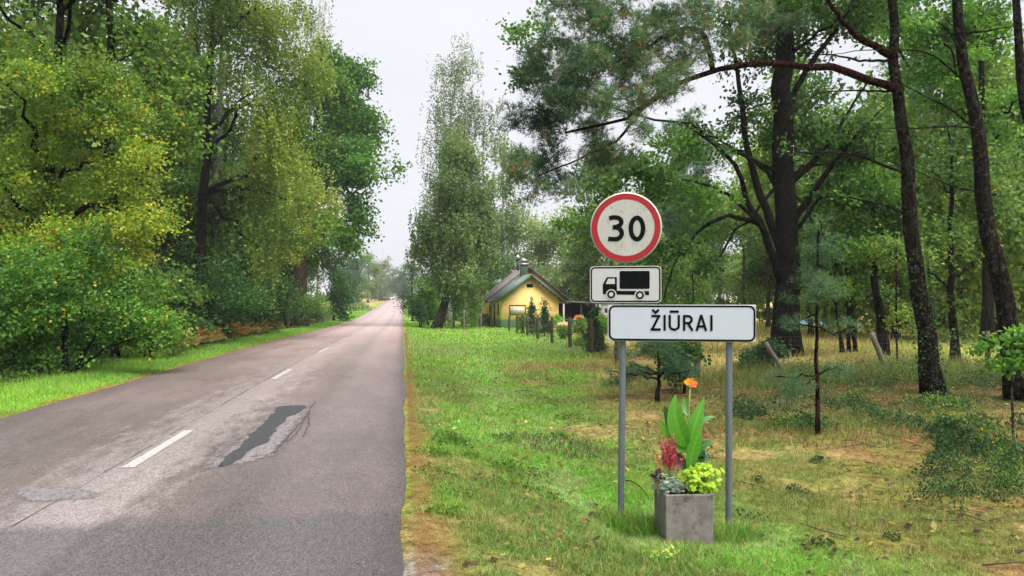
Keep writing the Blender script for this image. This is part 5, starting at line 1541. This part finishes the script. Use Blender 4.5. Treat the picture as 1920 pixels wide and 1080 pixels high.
MB().box(-1.1, 1.1, -.6, .6, -.1, .3).build('load', M['dark_wood'], e)

# ------------------------------------------------------------------ road signs
def lines_arc(cx, cz, rx, rz, a0, a1, n):
    t = np.radians(np.linspace(a0, a1, n)); return [(cx + rx * math.cos(a), cz + rz * math.sin(a)) for a in t]
def stroke(mb, pts, w, y, closed=False):
    """flat stroke of even width in the sign plane (x, z), mitred at the corners"""
    P = np.array(pts, float)
    keep = [0] + [i for i in range(1, len(P)) if np.linalg.norm(P[i] - P[i - 1]) > .0015]
    P = P[keep]; n = len(P)
    if closed: prv = np.roll(P, 1, 0); nxt = np.roll(P, -1, 0)
    else: prv = np.vstack([2 * P[0] - P[1], P[:-1]]); nxt = np.vstack([P[1:], 2 * P[-1] - P[-2]])
    d0 = P - prv; d1 = nxt - P
    d0 /= np.linalg.norm(d0, axis=1, keepdims=True) + 1e-12; d1 /= np.linalg.norm(d1, axis=1, keepdims=True) + 1e-12
    n0 = np.stack([-d0[:, 1], d0[:, 0]], 1); n1 = np.stack([-d1[:, 1], d1[:, 0]], 1)
    m = n0 + n1; m /= np.linalg.norm(m, axis=1, keepdims=True) + 1e-12
    k = 1 / np.clip((m * n0).sum(1), .35, 1)
    A = P + m * (k * w / 2)[:, None]; B = P - m * (k * w / 2)[:, None]
    V = np.array([(p[0], y, p[1]) for p in np.vstack([A, B])])
    r = range(n) if closed else range(n - 1)
    return mb.add(V, [(i + n, (i + 1) % n + n, (i + 1) % n, i) for i in r])
def poly(mb, pts, y):
    bm = bmesh.new(); vs = [bm.verts.new((p[0], y, p[1])) for p in pts]; bm.faces.new(vs)
    bmesh.ops.triangulate(bm, faces=bm.faces[:]); bm.normal_update()
    V = [v.co[:] for v in bm.verts]; T = []
    bm.verts.index_update()
    for f in bm.faces:
        t = [v.index for v in f.verts]; T.append(t if f.normal.y < 0 else t[::-1])
    bm.free(); return mb.add(V, None, T)
def rrect(x0, x1, z0, z1, r, n=6):
    return lines_arc(x1 - r, z1 - r, r, r, 0, 90, n) + lines_arc(x0 + r, z1 - r, r, r, 90, 180, n) + lines_arc(x0 + r, z0 + r, r, r, 180, 270, n) + lines_arc(x1 - r, z0 + r, r, r, 270, 360, n)

def grimy(name, base, grime, amt, edge):
    def f(nt, out):
        n = N(nt); p = n.obj()
        st = n.noise(n.mapping(p, (60, 1, 9)), 1.0, 5, .7); sp = n.noise(n.mapping(p, (1, 1, .6)), 34, 5, .75); bl = n.noise(p, 5, 4)
        c = n.mix(n.math('MULTIPLY', n.ramp(sp, [(.57, 0.0), (.70, 1.0)]), amt), base, grime)
        c = n.mix(n.math('MULTIPLY', n.ramp(st, [(.52, 0.0), (.72, 1.0)]), amt * .8), c, edge)
        c = n.mix(n.math('MULTIPLY', n.ramp(bl, [(.4, 0.0), (.7, 1.0)]), .35 * amt), c, edge)
        n.bsdf(out, c, .45, .4)
    return mat(name, f)
M['sign_dirty'] = grimy('grimy_white_sign', (.42, .41, .385), (.13, .13, .085), 1.0, (.26, .26, .21))
M['sign_white'] = grimy('white_sign', (.44, .44, .43), (.26, .28, .23), .4, (.36, .37, .33))
M['sign_town'] = grimy('clean_white_sign', (.44, .475, .54), (.33, .36, .38), .35, (.38, .41, .45))
M['sign_red'] = grimy('red_sign_sheeting', (.29, .009, .013), (.25, .03, .025), .4, (.30, .02, .02))
M['sign_black'] = plain('black_sign_film', (.0025, .003, .004), .6, .08, .2, 6, 0)
M['sign_back'] = plain('sign_aluminium', (.42, .44, .44), .45, .4, .15, 10, .05, .5)
def galv_m(nt, out):
    n = N(nt); p = n.obj()
    v = n.new('ShaderNodeTexVoronoi'); v.inputs['Scale'].default_value = 60; n.link(p, v.inputs['Vector'])
    a = n.noise(n.mapping(p, (1, 1, .15)), 22, 5, .7); sp = n.noise(p, 42, 4, .7)
    c = n.mix(a, (.07, .088, .108), (.15, .175, .20))
    c = n.mix(n.math('MULTIPLY', v.outputs['Distance'], .5), c, (.19, .21, .23))
    c = n.mix(n.math('MULTIPLY', n.ramp(sp, [(.62, 0.0), (.68, 1.0)]), .7), c, (.32, .34, .34))
    n.bsdf(out, c, .45, .5, n.bump(a, .2, .004), .35)
M['galv'] = mat('galvanised_steel', galv_m)

SD = 7.0                                       # depth of the sign plane at its middle
U1 = SD / FPX                                  # metres per photograph pixel there
pL, pR = W(1139, 7.10), W(1417, 6.86)          # the panel's ends: its right end stands slightly nearer
srz = math.atan2(pR[1] - pL[1], pR[0] - pL[0])
sx_, sy_ = (pL[0] + pR[0]) / 2, (pL[1] + pR[1]) / 2
SW = math.hypot(pR[0] - pL[0], pR[1] - pL[1])
gz0 = tz(sx_, sy_)
town = empty('town_sign', (sx_, sy_, gz0), srz, 'white rectangular place name sign reading ŽIŪRAI on two grey posts', 'sign')
def q4(cx, cy):     # enlarged-crop coordinates -> sign plane
    return ((cx - 588.5) * SW / 753.0, Z(330 + cy / 2.7, SD) - gz0)
def pts4(L): return [q4(*p) for p in L]
x0, z1 = q4(212, 652); x1, z0 = q4(965, 838)
panel = MB().box(x0, x1, -.012, .012, z0, z1).build('panel', M['sign_back'], town, bevel=.003)
fx = MB(); poly(fx, rrect(x0 + .004, x1 - .004, z0 + .004, z1 - .004, .008), -.0150); fx.build('margin', M['sign_white'], town)
bx0, bz1 = q4(224, 659); bx1, bz0 = q4(957, 829)
fx = MB(); poly(fx, rrect(bx0, bx1, bz0, bz1, .05), -.0175); fx.build('face', M['sign_town'], town)
stroke(MB(), rrect(bx0, bx1, bz0, bz1, .05, 8), .017, -.020, True).build('border', M['sign_black'], town)
y_ = -.0225; sw = .0215
t4, b4 = 703, 782                              # cap height and base line in the crop
def letter(name, strokes, w=sw):
    mb = MB()
    for k, s in enumerate(strokes): stroke(mb, pts4(s), w, y_ - .0006 * k)
    return mb.build('letter', M['sign_black'], town)
h_ = 5.6                                       # half stroke in crop pixels
letter('Z', [[(440, t4 + h_), (487, t4 + h_)], [(481, t4 + 2), (442, b4 - 2)], [(436, b4 - h_), (488, b4 - h_)], [(445, 676), (462, 692), (479, 676)]])
letter('I', [[(508, t4), (508, b4)]])
def arc4(cx, cy, rx, ry, a0, a1, n): 
    t = np.radians(np.linspace(a0, a1, n)); return [(cx + rx * math.cos(a), cy + ry * math.sin(a)) for a in t]
letter('U', [[(534, t4), (534, 757)] + arc4(557, 757, 23, 19.5, 180, 0, 14) + [(580, 757), (580, t4)], [(534, 686), (580, 686)]])
letter('R', [[(607, t4), (607, b4)], [(607, t4 + h_), (628, t4 + h_)] + arc4(628, 726, 17, 17.2, -90, 90, 12) + [(628, 743), (607, 743)], [(626, 744), (650, b4)]])
letter('A', [[(670, b4), (693, t4 - 1)], [(693, t4 - 1), (717, b4)], [(677, 760), (710, 760)]])
letter('I', [[(744, t4), (744, b4)]])
stroke(MB(), pts4([(569, 772), (570, 800), (569, 826)]), .0022, -.0235).build('scratch', M['sign_back'], town)
def bp(px, d):
    x, y = W(px, d); dx, dy = x - sx_, y - sy_
    return dx * math.cos(-srz) - dy * math.sin(-srz), tz(x, y) - gz0
for cx, topz, lx in ((291, Z(395, SD) - gz0, 1162), (836, z1 - .01, 1367)):
    X_ = q4(cx, 0)[0]; zb = tz(sx_ + X_ * math.cos(srz), sy_ + X_ * math.sin(srz)) - gz0
    lean = -(5.5 if cx == 291 else 2.5) * U1
    MB().tube([(X_ + lean, .055, zb - .4), (X_ + lean * .85, .055, zb), (X_, .055, z0), (X_, .055, topz)], .031, 16).build('post', M['galv'], town, smooth=True)
    for zz in (z0 + .06, z1 - .07): MB().box(X_ - .05, X_ + .05, .013, .05, zz - .014, zz + .014).build('clamp', M['galv'], town)

# speed limit disc, tilted a touch, on the left post
c = q4(309, 258)
wx = lambda lx: (sx_ + lx * math.cos(srz), sy_ + lx * math.sin(srz))
dx_, dy_ = wx(c[0])
speed = empty('speed_limit_sign', (dx_, dy_, gz0 + c[1]), srz, 'round red rimmed speed limit sign reading 30 above the truck plate', 'sign')
k4 = SW / 753.0
MB().tube([(0, -.012, 0), (0, .012, 0)], 187 * k4, 72).build('disc', M['sign_white'], speed)
disc(MB(), 0, 0, 149 * k4, 180 * k4, -.0150, 72).build('red_ring', M['sign_red'], speed)
disc(MB(), 0, 0, 0.0, 149.2 * k4, -.0140, 72).build('face', M['sign_dirty'], speed)
def d4(L): return [((p[0] - 309) * k4, -(p[1] - 258) * k4) for p in L]
mb = MB(); w3 = 23.5 * k4
three = arc4(249, 226, 36, 23.5, -155, 88, 22)
stroke(mb, d4([(222, 208), (240, 203)] + arc4(252, 228, 34, 25, -95, 75, 18) + [(252, 254)]), w3 * .98, -.0175)
stroke(mb, d4([(240, 255), (258, 255)] + arc4(256, 287, 32, 31, -75, 85, 18) + [(240, 318), (217, 315)]), w3 * .98, -.0180)
mb.build('digit', M['sign_black'], speed)
stroke(MB(), d4(arc4(367, 263.5, 31.5, 56, 0, 352, 45)), w3, -.0175, True).build('digit', M['sign_black'], speed)
MB().box(c[0] * 0 - .10 - .0, .02, .013, .045, -.12, -.09).build('clamp', M['galv'], speed)

# lorry plate
c2 = q4(306, 548); dx2, dy2 = wx(c2[0])
plate = empty('truck_plate', (dx2, dy2, gz0 + c2[1]), srz, 'small white plate with black lorry symbol between speed disc and town sign', 'sign')
def e4(L): return [((p[0] - 306) * k4, -(p[1] - 548.5) * k4) for p in L]
hw2, hh2 = 186 * k4, 97 * k4
mb = MB(); poly(mb, rrect(-hw2, hw2, -hh2, hh2, 22 * k4), -.010); 
ol = rrect(-hw2, hw2, -hh2, hh2, 22 * k4); n_ = len(ol)
mb.add([(p[0], -.010, p[1]) for p in ol] + [(p[0], .010, p[1]) for p in ol], [(i, i + n_, (i + 1) % n_ + n_, (i + 1) % n_) for i in range(n_)])
mb.build('panel', M['sign_white'], plate)
stroke(MB(), rrect(-hw2 + 8 * k4, hw2 - 8 * k4, -hh2 + 8 * k4, hh2 - 8 * k4, 18 * k4, 8), 7 * k4, -.0125, True).build('border', M['sign_black'], plate)
ic = MB()
x0_, x1_ = 276, 432
poly(ic, rrect((276 - 306) * k4, (432 - 306) * k4, (548.5 - 572) * k4, (548.5 - 478) * k4, 7 * k4), -.0125)
poly(ic, e4([(188, 600), (188, 548), (207, 514), (212, 510), (258, 510), (262, 514), (262, 582), (429, 584), (429, 605), (188, 600)][:-1]), -.0125)
sym = ic.build('lorry_symbol', M['sign_black'], plate)
mb = MB(); poly(mb, e4([(203, 546), (216, 518), (251, 518), (251, 546)]), -.0145); mb.build('cab_window', M['sign_white'], plate)
for cxw, cyw in ((232, 601), (381, 605)):
    x_, z_ = e4([(cxw, cyw)])[0]
    disc(MB(), x_, z_, 21 * k4, 27.5 * k4, -.0145, 28).build('wheel_gap', M['sign_white'], plate)
    disc(MB(), x_, z_, 0, 11.5 * k4, -.0175, 24).build('hub', M['sign_white'], plate)
for cxw, cyw in ((232, 601), (381, 605)):
    x_, z_ = e4([(cxw, cyw)])[0]; disc(MB(), x_, z_, 0, 21.5 * k4, -.0160, 28).build('wheel', M['sign_black'], plate)
MB().box(-.08, .02, .011, .045, -.02, .02).build('clamp', M['galv'], plate)

# ------------------------------------------------------------------ concrete planter and its plants
def concrete_m(nt, out):
    n = N(nt); p = n.obj()
    a = n.noise(p, 7, 6, .7); b = n.noise(p, 70, 3, .7); st = n.noise(n.mapping(p, (9, 9, 1.4)), 1.6, 5, .7); bl = n.noise(p, 11, 5, .6)
    c = n.ramp(a, [(.3, (.095, .083, .077)), (.7, (.215, .195, .18))])
    c = n.mix(n.math('MULTIPLY', n.ramp(bl, [(.56, 0.0), (.66, 1.0)]), .65), c, (.035, .027, .024))
    c = n.mix(n.math('MULTIPLY', n.ramp(st, [(.55, 0.0), (.7, 1.0)]), .5), c, (.21, .20, .185))
    c = n.mix(n.math('MULTIPLY', n.ramp(b, [(.62, 0.0), (.7, 1.0)]), .5), c, (.30, .29, .27))
    n.bsdf(out, c, .85, .25, n.bump(n.math('ADD', a, b), .5, .006))
M['concrete'] = mat('weathered_concrete', concrete_m)
M['soil'] = plain('soil', (.03, .02, .013), .95, .1, .4, 20, .8)
pd = 6.42
pa, pb_ = W(1247, pd), W(1338, pd)
PWd = math.hypot(pb_[0] - pa[0], pb_[1] - pa[1]); PH = .415; PDp = .42
prz = R(-5.5)
pcx = pa[0] + (PWd * math.cos(prz) - PDp * math.sin(prz)) / 2; pcy = pa[1] + (PWd * math.sin(prz) + PDp * math.cos(prz)) / 2
pz = Z(927, pd) - PH
planter = empty('planter', (pcx, pcy, pz), prz, 'square grey weathered concrete planter box between the sign posts', 'planter')
hwp, hdp = PWd / 2, PDp / 2; th = .035
mb = bmesh.new()
def ringv(hx, hy, z): return [mb.verts.new((sx * hx, sy * hy, z)) for sx, sy in ((-1, -1), (1, -1), (1, 1), (-1, 1))]
o0 = ringv(hwp * .98, hdp * .98, -.12); o1 = ringv(hwp, hdp, PH); i1 = ringv(hwp - th, hdp - th, PH); i0 = ringv(hwp - th, hdp - th, PH - .14)
for A, B in ((o0, o1), (o1, i1), (i1, i0)):
    for k in range(4): mb.faces.new((A[k], A[(k + 1) % 4], B[(k + 1) % 4], B[k]))
mb.faces.new(i0); mb.faces.new(o0[::-1])
bmesh.ops.recalc_face_normals(mb, faces=mb.faces[:])
mesh = bpy.data.meshes.new('box'); mb.to_mesh(mesh); mb.free()
bo = link('box', mesh, M['concrete'], planter); m_ = bo.modifiers.new('bevel', 'BEVEL'); m_.width = .009; m_.segments = 2; m_.limit_method = 'ANGLE'
n_ = 12; U, Vv = np.meshgrid(np.linspace(-1, 1, n_), np.linspace(-1, 1, n_)); rng = np.random.default_rng(5)
i = (np.arange(n_ - 1)[:, None] * n_ + np.arange(n_ - 1)[None]).ravel()
link('soil', npmesh('soil', np.stack([U * (hwp - th - .001), Vv * (hdp - th - .001), PH - .035 + rng.normal(size=U.shape) * .008], -1).reshape(-1, 3), np.stack([i, i + 1, i + n_ + 1, i + n_], 1), smooth=True), M['soil'], planter)

def canna_leaf_m(nt, out):
    n = N(nt)
    a = n.new('ShaderNodeAttribute', attribute_name='Col')
    s = n.bsdf(None, a.outputs['Color'], .32, .5)
    t = n.new('ShaderNodeBsdfTranslucent'); hs = n.new('ShaderNodeHueSaturation'); hs.inputs['Value'].default_value = 1.5
    n.link(a.outputs['Color'], hs.inputs['Color']); n.link(hs.outputs[0], t.inputs['Color'])
    m = n.new('ShaderNodeMixShader'); m.inputs[0].default_value = .38
    n.link(s, m.inputs[1]); n.link(t.outputs[0], m.inputs[2]); n.link(m.outputs[0], out.inputs['Surface'])
M['bigleaf'] = mat('glossy_leaf', canna_leaf_m)
M['petal'] = M['leaf']
def canna_leaf(p0, p1, p2, wmax, face, col, parent):
    """blade along a bent midrib p0-p1-p2, folded along the rib, side veins in relief"""
    n, k = 22, 9
    C = bez(p0, p1, p2, n); t = np.linspace(0, 1, n)
    T = np.gradient(C, axis=0); T /= np.linalg.norm(T, axis=1, keepdims=True)
    face = np.array(face, float); S = np.cross(T, face); S /= np.linalg.norm(S, axis=1, keepdims=True); Nn = np.cross(S, T)
    w = wmax * (np.sin(np.pi * np.clip(t, 0, 1) ** .8) ** .85) + .004
    w[-1] = .001
    u = np.linspace(-1, 1, k)
    V = C[:, None] + S[:, None] * (u[None, :, None] * w[:, None, None] * .5) + Nn[:, None] * (np.abs(u)[None, :, None] ** 1.3 * w[:, None, None] * .09)
    rip = np.sin((t[:, None] * 46 - np.abs(u)[None] * 6)) * .0016 * (1 - np.abs(u)[None]) 
    V = V + Nn[:, None] * rip[:, :, None]
    cc = np.array(col)[None, None] * (1 + .07 * np.sin(t[:, None] * 46 - np.abs(u)[None] * 6))[:, :, None]
    cc = np.where((np.abs(u) < .1)[None, :, None], np.array(col) * 1.25 + .015, cc)
    cc = np.broadcast_to(cc, V.shape)
    i = (np.arange(n - 1)[:, None] * k + np.arange(k - 1)[None]).ravel()
    link('leaf', npmesh('leaf', V.reshape(-1, 3), np.stack([i, i + 1, i + k + 1, i + k], 1), None, cc.reshape(-1, 3), True), M['bigleaf'], parent)

PT = pz + PH                                   # planter rim height
def pv(px, py, dd=0.0):
    return P3(px, py, pd + .2 + dd)
cb = pv(1287, 915, .05); cb[2] = PT - .035
canna = empty('canna_plant', tuple(cb), 0, 'tall canna with broad green leaves and orange flower in the planter', 'plant')
L_ = lambda *a: np.array(pv(*a)) - cb
GRN = (.105, .31, .025); DGR = (.022, .085, .022)
M['stalk'] = plain('green_stalk', (.22, .36, .08), .5, .4, .15, 20, .1)
M['stalkbrown'] = plain('brown_flower_stalk', (.36, .27, .14), .6, .3, .2, 20, .1)
MB().tube(resample([(0, 0, -.01), L_(1287, 860), L_(1290, 800), L_(1293, 730)], 14), np.linspace(.011, .005, 14), 8).build('stem', M['stalk'], canna, smooth=True)
vd = np.array((math.sin(YAW + .2), math.cos(YAW + .2), 0))      # away from the road's near end
F0 = (-vd[0], -vd[1], .25)
for a, b_, c_, w_, fc, cl in (
        (L_(1290, 838), L_(1258, 800, -.07), L_(1266, 739, -.02), .165, F0, GRN), (L_(1291, 835), L_(1300, 800, -.07), L_(1320, 745, -.03), .125, (F0[0] - .4, F0[1], F0[2]), (.12, .35, .03)),
        (L_(1289, 850), L_(1262, 805, .06), L_(1244, 760, .08), .12, F0, DGR), (L_(1288, 848), L_(1256, 822, .02), L_(1234, 785, -.05), .10, F0, (.12, .34, .03)),
        (L_(1291, 878), L_(1298, 835, -.09), L_(1314, 802, -.1), .115, (F0[0] + .3, F0[1], F0[2]), (.13, .37, .04)), (L_(1291, 842), L_(1304, 782, .08), L_(1340, 781, .06), .085, (-.5, -.5, .7), (.10, .25, .07)),
        (L_(1291, 872), L_(1308, 826, .0), L_(1340, 829, -.04), .10, (-.4, -.6, .7), (.05, .17, .04)), (L_(1289, 890), L_(1314, 860, .04), L_(1316, 835, .1), .11, F0, DGR), (L_(1288, 885), L_(1268, 855, .08), L_(1258, 845, .12), .10, F0, DGR),
        (L_(1290, 780), L_(1284, 765, .05), L_(1281, 742, .07), .06, F0, (.10, .27, .03)), (L_(1288, 892), L_(1300, 865, .05), L_(1298, 848, .14), .09, F0, DGR), (L_(1290, 860), L_(1318, 840, .1), L_(1330, 860, .06), .08, (-.4, -.5, .7), DGR)):
    canna_leaf(a, b_, c_, w_, fc, cl, canna)
rng = np.random.default_rng(6)
fc0 = L_(1293, 722)
for k, (px, py, col) in enumerate(((1286, 716, (.95, .42, .04)), (1290, 712, (.95, .50, .05)), (1297, 711, (.92, .38, .04)), (1302, 722, (.90, .22, .06)), (1300, 727, (.92, .28, .08)), (1294, 724, (.95, .45, .05)))):
    tip = L_(px + (px - 1293) * .6, py - 2, rng.normal() * .02); base_ = fc0 + np.array((0, 0, -.015))
    n, kk = 8, 5; Cc = bez(base_, (base_ + tip) / 2 + np.array((0, 0, .03)), tip, n); t = np.linspace(0, 1, n); Tt = np.gradient(Cc, axis=0); Tt /= np.linalg.norm(Tt, axis=1, keepdims=True)
    S = np.cross(Tt, np.array(F0) + rng.normal(size=3) * .4); S /= np.linalg.norm(S, axis=1, keepdims=True)
    w = .045 * np.sin(np.pi * np.clip(t * .9 + .05, 0, 1)) ** .7; u = np.linspace(-1, 1, kk)
    Vp = Cc[:, None] + S[:, None] * (u[None, :, None] * w[:, None, None]) * .5 + rng.normal(size=(n, kk, 3)) * .003
    ii_ = (np.arange(n - 1)[:, None] * kk + np.arange(kk - 1)[None]).ravel()
    link('petal', npmesh('petal', Vp.reshape(-1, 3), np.stack([ii_, ii_ + 1, ii_ + kk + 1, ii_ + kk], 1), None, np.broadcast_to(np.array(col), (n * kk, 3)) * rng.uniform(.85, 1.1, (n * kk, 1)), True), M['petal'], canna)
MB().tube([L_(1292, 770), L_(1293, 724)], [.006, .004], 6).build('flower_stalk', M['stalkbrown'], canna)
MB().tube([L_(1293, 728), L_(1290, 719, -.01)], [.009, .005], 6).build('bud', M['stalkbrown'], canna)

def rosette(name, label, spots, pal, n, L, wd, seed, cat='plant', up=.9, lobed=True):
    """clump of rounded scalloped leaves: each leaf a small lobed dome"""
    rng = np.random.default_rng(seed)
    env = px_env(spots, pd + .15)
    c0 = env[:, :3].mean(0); c0[2] = PT - .035
    e = empty(name, tuple(c0), 0, label, cat)
    C = env_points(env, n, rng, 4.0)
    a_, b_, acc, sh = pal
    Vs, Ts, Cs, k = [], [], [], 0; stems = MB()
    mid = env[:, :3].mean(0) - np.array((0, 0, .03))
    for c in C:
        nrm = (c - mid); nrm = nrm / (np.linalg.norm(nrm) + 1e-6) + np.array((-.1, -.45, up)); nrm /= np.linalg.norm(nrm)
        nrm = nrm + rng.normal(size=3) * .3; nrm /= np.linalg.norm(nrm)
        s = np.cross(nrm, (0.2, 1, .1)); s /= np.linalg.norm(s); q = np.cross(nrm, s)
        R_ = L * rng.uniform(.6, 1.2); m = 15; ang = np.arange(m) * 2 * np.pi / m + rng.uniform(0, 6.28)
        lob = 1 + (.22 * np.cos(ang * 5) if lobed else .1 * np.cos(ang * 3)) + rng.normal(size=m) * .06
        rim = c + (np.cos(ang) * lob * R_)[:, None] * s + (np.sin(ang) * lob * R_ * wd)[:, None] * q - nrm * R_ * (.25 + .18 * np.cos(ang * 5 + .5))[:, None]
        V = np.vstack([c[None] + nrm * R_ * -.08, rim]); T = [(0, 1 + j, 1 + (j + 1) % m) for j in range(m)]
        t = np.clip(rng.normal(.5, .3), 0, 1.1); col = np.array(a_) * (1 - t) + np.array(b_) * t
        if rng.random() < sh: col = np.array(acc)
        cc = np.vstack([col * .8, np.tile(col, (m, 1)) * rng.uniform(.9, 1.2, (m, 1))])
        Vs.append(V - c0); Ts.append(np.array(T) + k); Cs.append(cc); k += len(V)
        stems.tube(bez((0, 0, 0), (c - c0) * .5 + np.array((0, 0, .03)), c - c0 - nrm * .004, 4), .0022, 3, False)
    for V, T, cc in zip(Vs, Ts, Cs):
        T = T - T.min()
        link('leaf', npmesh('leaf', V, None, T, cc, True), M['leaf'], e)
    stems.build('stalk', M['stalkbrown'], e)
    return e, c0
rosette('coral_bells', 'lime green frilly clump spilling over the planter right side', [(1312, 892, 39, 25, .16), (1325, 908, 22, 14, .1), (1295, 905, 16, 16, .11), (1315, 885, 26, 12, .1)], ((.24, .42, .015), (.46, .68, .05), (.55, .72, .10), .1), 330, .0215, .95, 31)
rosette('silver_foliage', 'silvery blue green foliage hanging over the planter left corner', [(1246, 900, 28, 15, .13), (1264, 906, 22, 14, .11), (1234, 908, 16, 12, .1), (1250, 912, 20, 10, .16)], ((.09, .16, .125), (.25, .36, .30), (.36, .46, .40), .2), 190, .018, .6, 32)
rosette('coral_bells', 'dark purple leafed clump at the planter left back corner', [(1230, 886, 11, 9, .05), (1236, 893, 10, 8, .05)], ((.035, .008, .014), (.10, .02, .035), (.14, .03, .05), .1), 46, .017, .9, 33)
# red flower spikes
rb0 = pv(1258, 905, .03); rb0[2] = PT - .035
spike = empty('red_flower_spikes', tuple(rb0), 0, 'pinkish red flower spikes rising between silver leaves and canna', 'plant').name
spk = bpy.data.objects[spike]; spk.name = 'coral_flower'
rng = np.random.default_rng(9)
for k in range(30):
    px = rng.normal(1254, 12); top = rng.uniform(812, 852) if abs(px - 1253) < 16 else rng.uniform(830, 865); dd = rng.normal() * .05
    p0 = np.array((rng.normal() * .03, rng.normal() * .03, 0)); p2 = pv(px, top, dd) - rb0; p1 = (p0 + p2) / 2 + np.array((rng.normal() * .01, 0, .02))
    c_ = bez(p0, p1, p2, 8); st = MB().tube(c_, .0018, 4).build('flower_stem', M['stalkbrown'], spk)
    nb = 46; t = rng.uniform(.52, 1.0, nb); P_ = np.stack([np.interp(t, np.linspace(0, 1, 8), c_[:, j]) for j in range(3)], 1) + rng.normal(size=(nb, 3)) * .012 * (1.25 - t)[:, None] * 1.6
    V, Q = leaf_quads(P_, .017, .8, rng, .2, None, .3)
    link('blossom', npmesh('blossom', V, Q, None, np.repeat(np.array((.56, .04, .12)) * rng.uniform(.5, 1.35, (nb, 1)), 4, 0)), M['leaf'], st)

# fallen sprig and twig on the grass by the planter
g = G(1240, 1048)
rng = np.random.default_rng(44)
sp = empty('leaf_sprig', tuple(g), 0, 'pale green leafy sprig lying in the grass before the planter', 'sprig')
Pp = np.c_[rng.normal(size=(46, 2)) * np.array((.07, .05)), rng.uniform(.03, .09, 46)]
V, Q = leaf_quads(Pp, .045, .7, rng, 1.4); link('leaf', npmesh('leaf', V, Q, None, np.repeat(np.array((.42, .58, .12)) * rng.uniform(.7, 1.2, (46, 1)), 4, 0)), M['leaf'], sp)
MB().tube([(-.1, 0, .0), (0, .01, .05), (.1, -.02, .03)], .003, 4).build('stem', M['stalk'], sp)
ga, gb = G(1172, 912), G(1214, 938)
tw = empty('fallen_twig', tuple(ga), 0, 'thin dark curved twig in the grass left of the planter', 'twig')
MB().tube(bez((0, 0, .05), (gb - ga) * .4 + np.array((0, 0, .13)), gb - ga + np.array((0, 0, .02)), 8), .005, 5).build('twig', M['bark_dark'], tw)

# ------------------------------------------------------------------ damp air
def haze_m(nt, out):
    v = nt.nodes.new('ShaderNodeVolumePrincipled')
    v.inputs['Color'].default_value = (.93, .95, 1.0, 1)
    v.inputs['Density'].default_value = .0004
    v.inputs['Anisotropy'].default_value = 0.0
    nt.links.new(v.outputs[0], out.inputs['Volume'])
hz_ = MB().box(-1600, 1600, -400, 2700, -2.5, 34).build('haze', mat('haze', haze_m))
tag(hz_, 'thin damp haze in the air over road and woods', 'haze', kind='stuff')
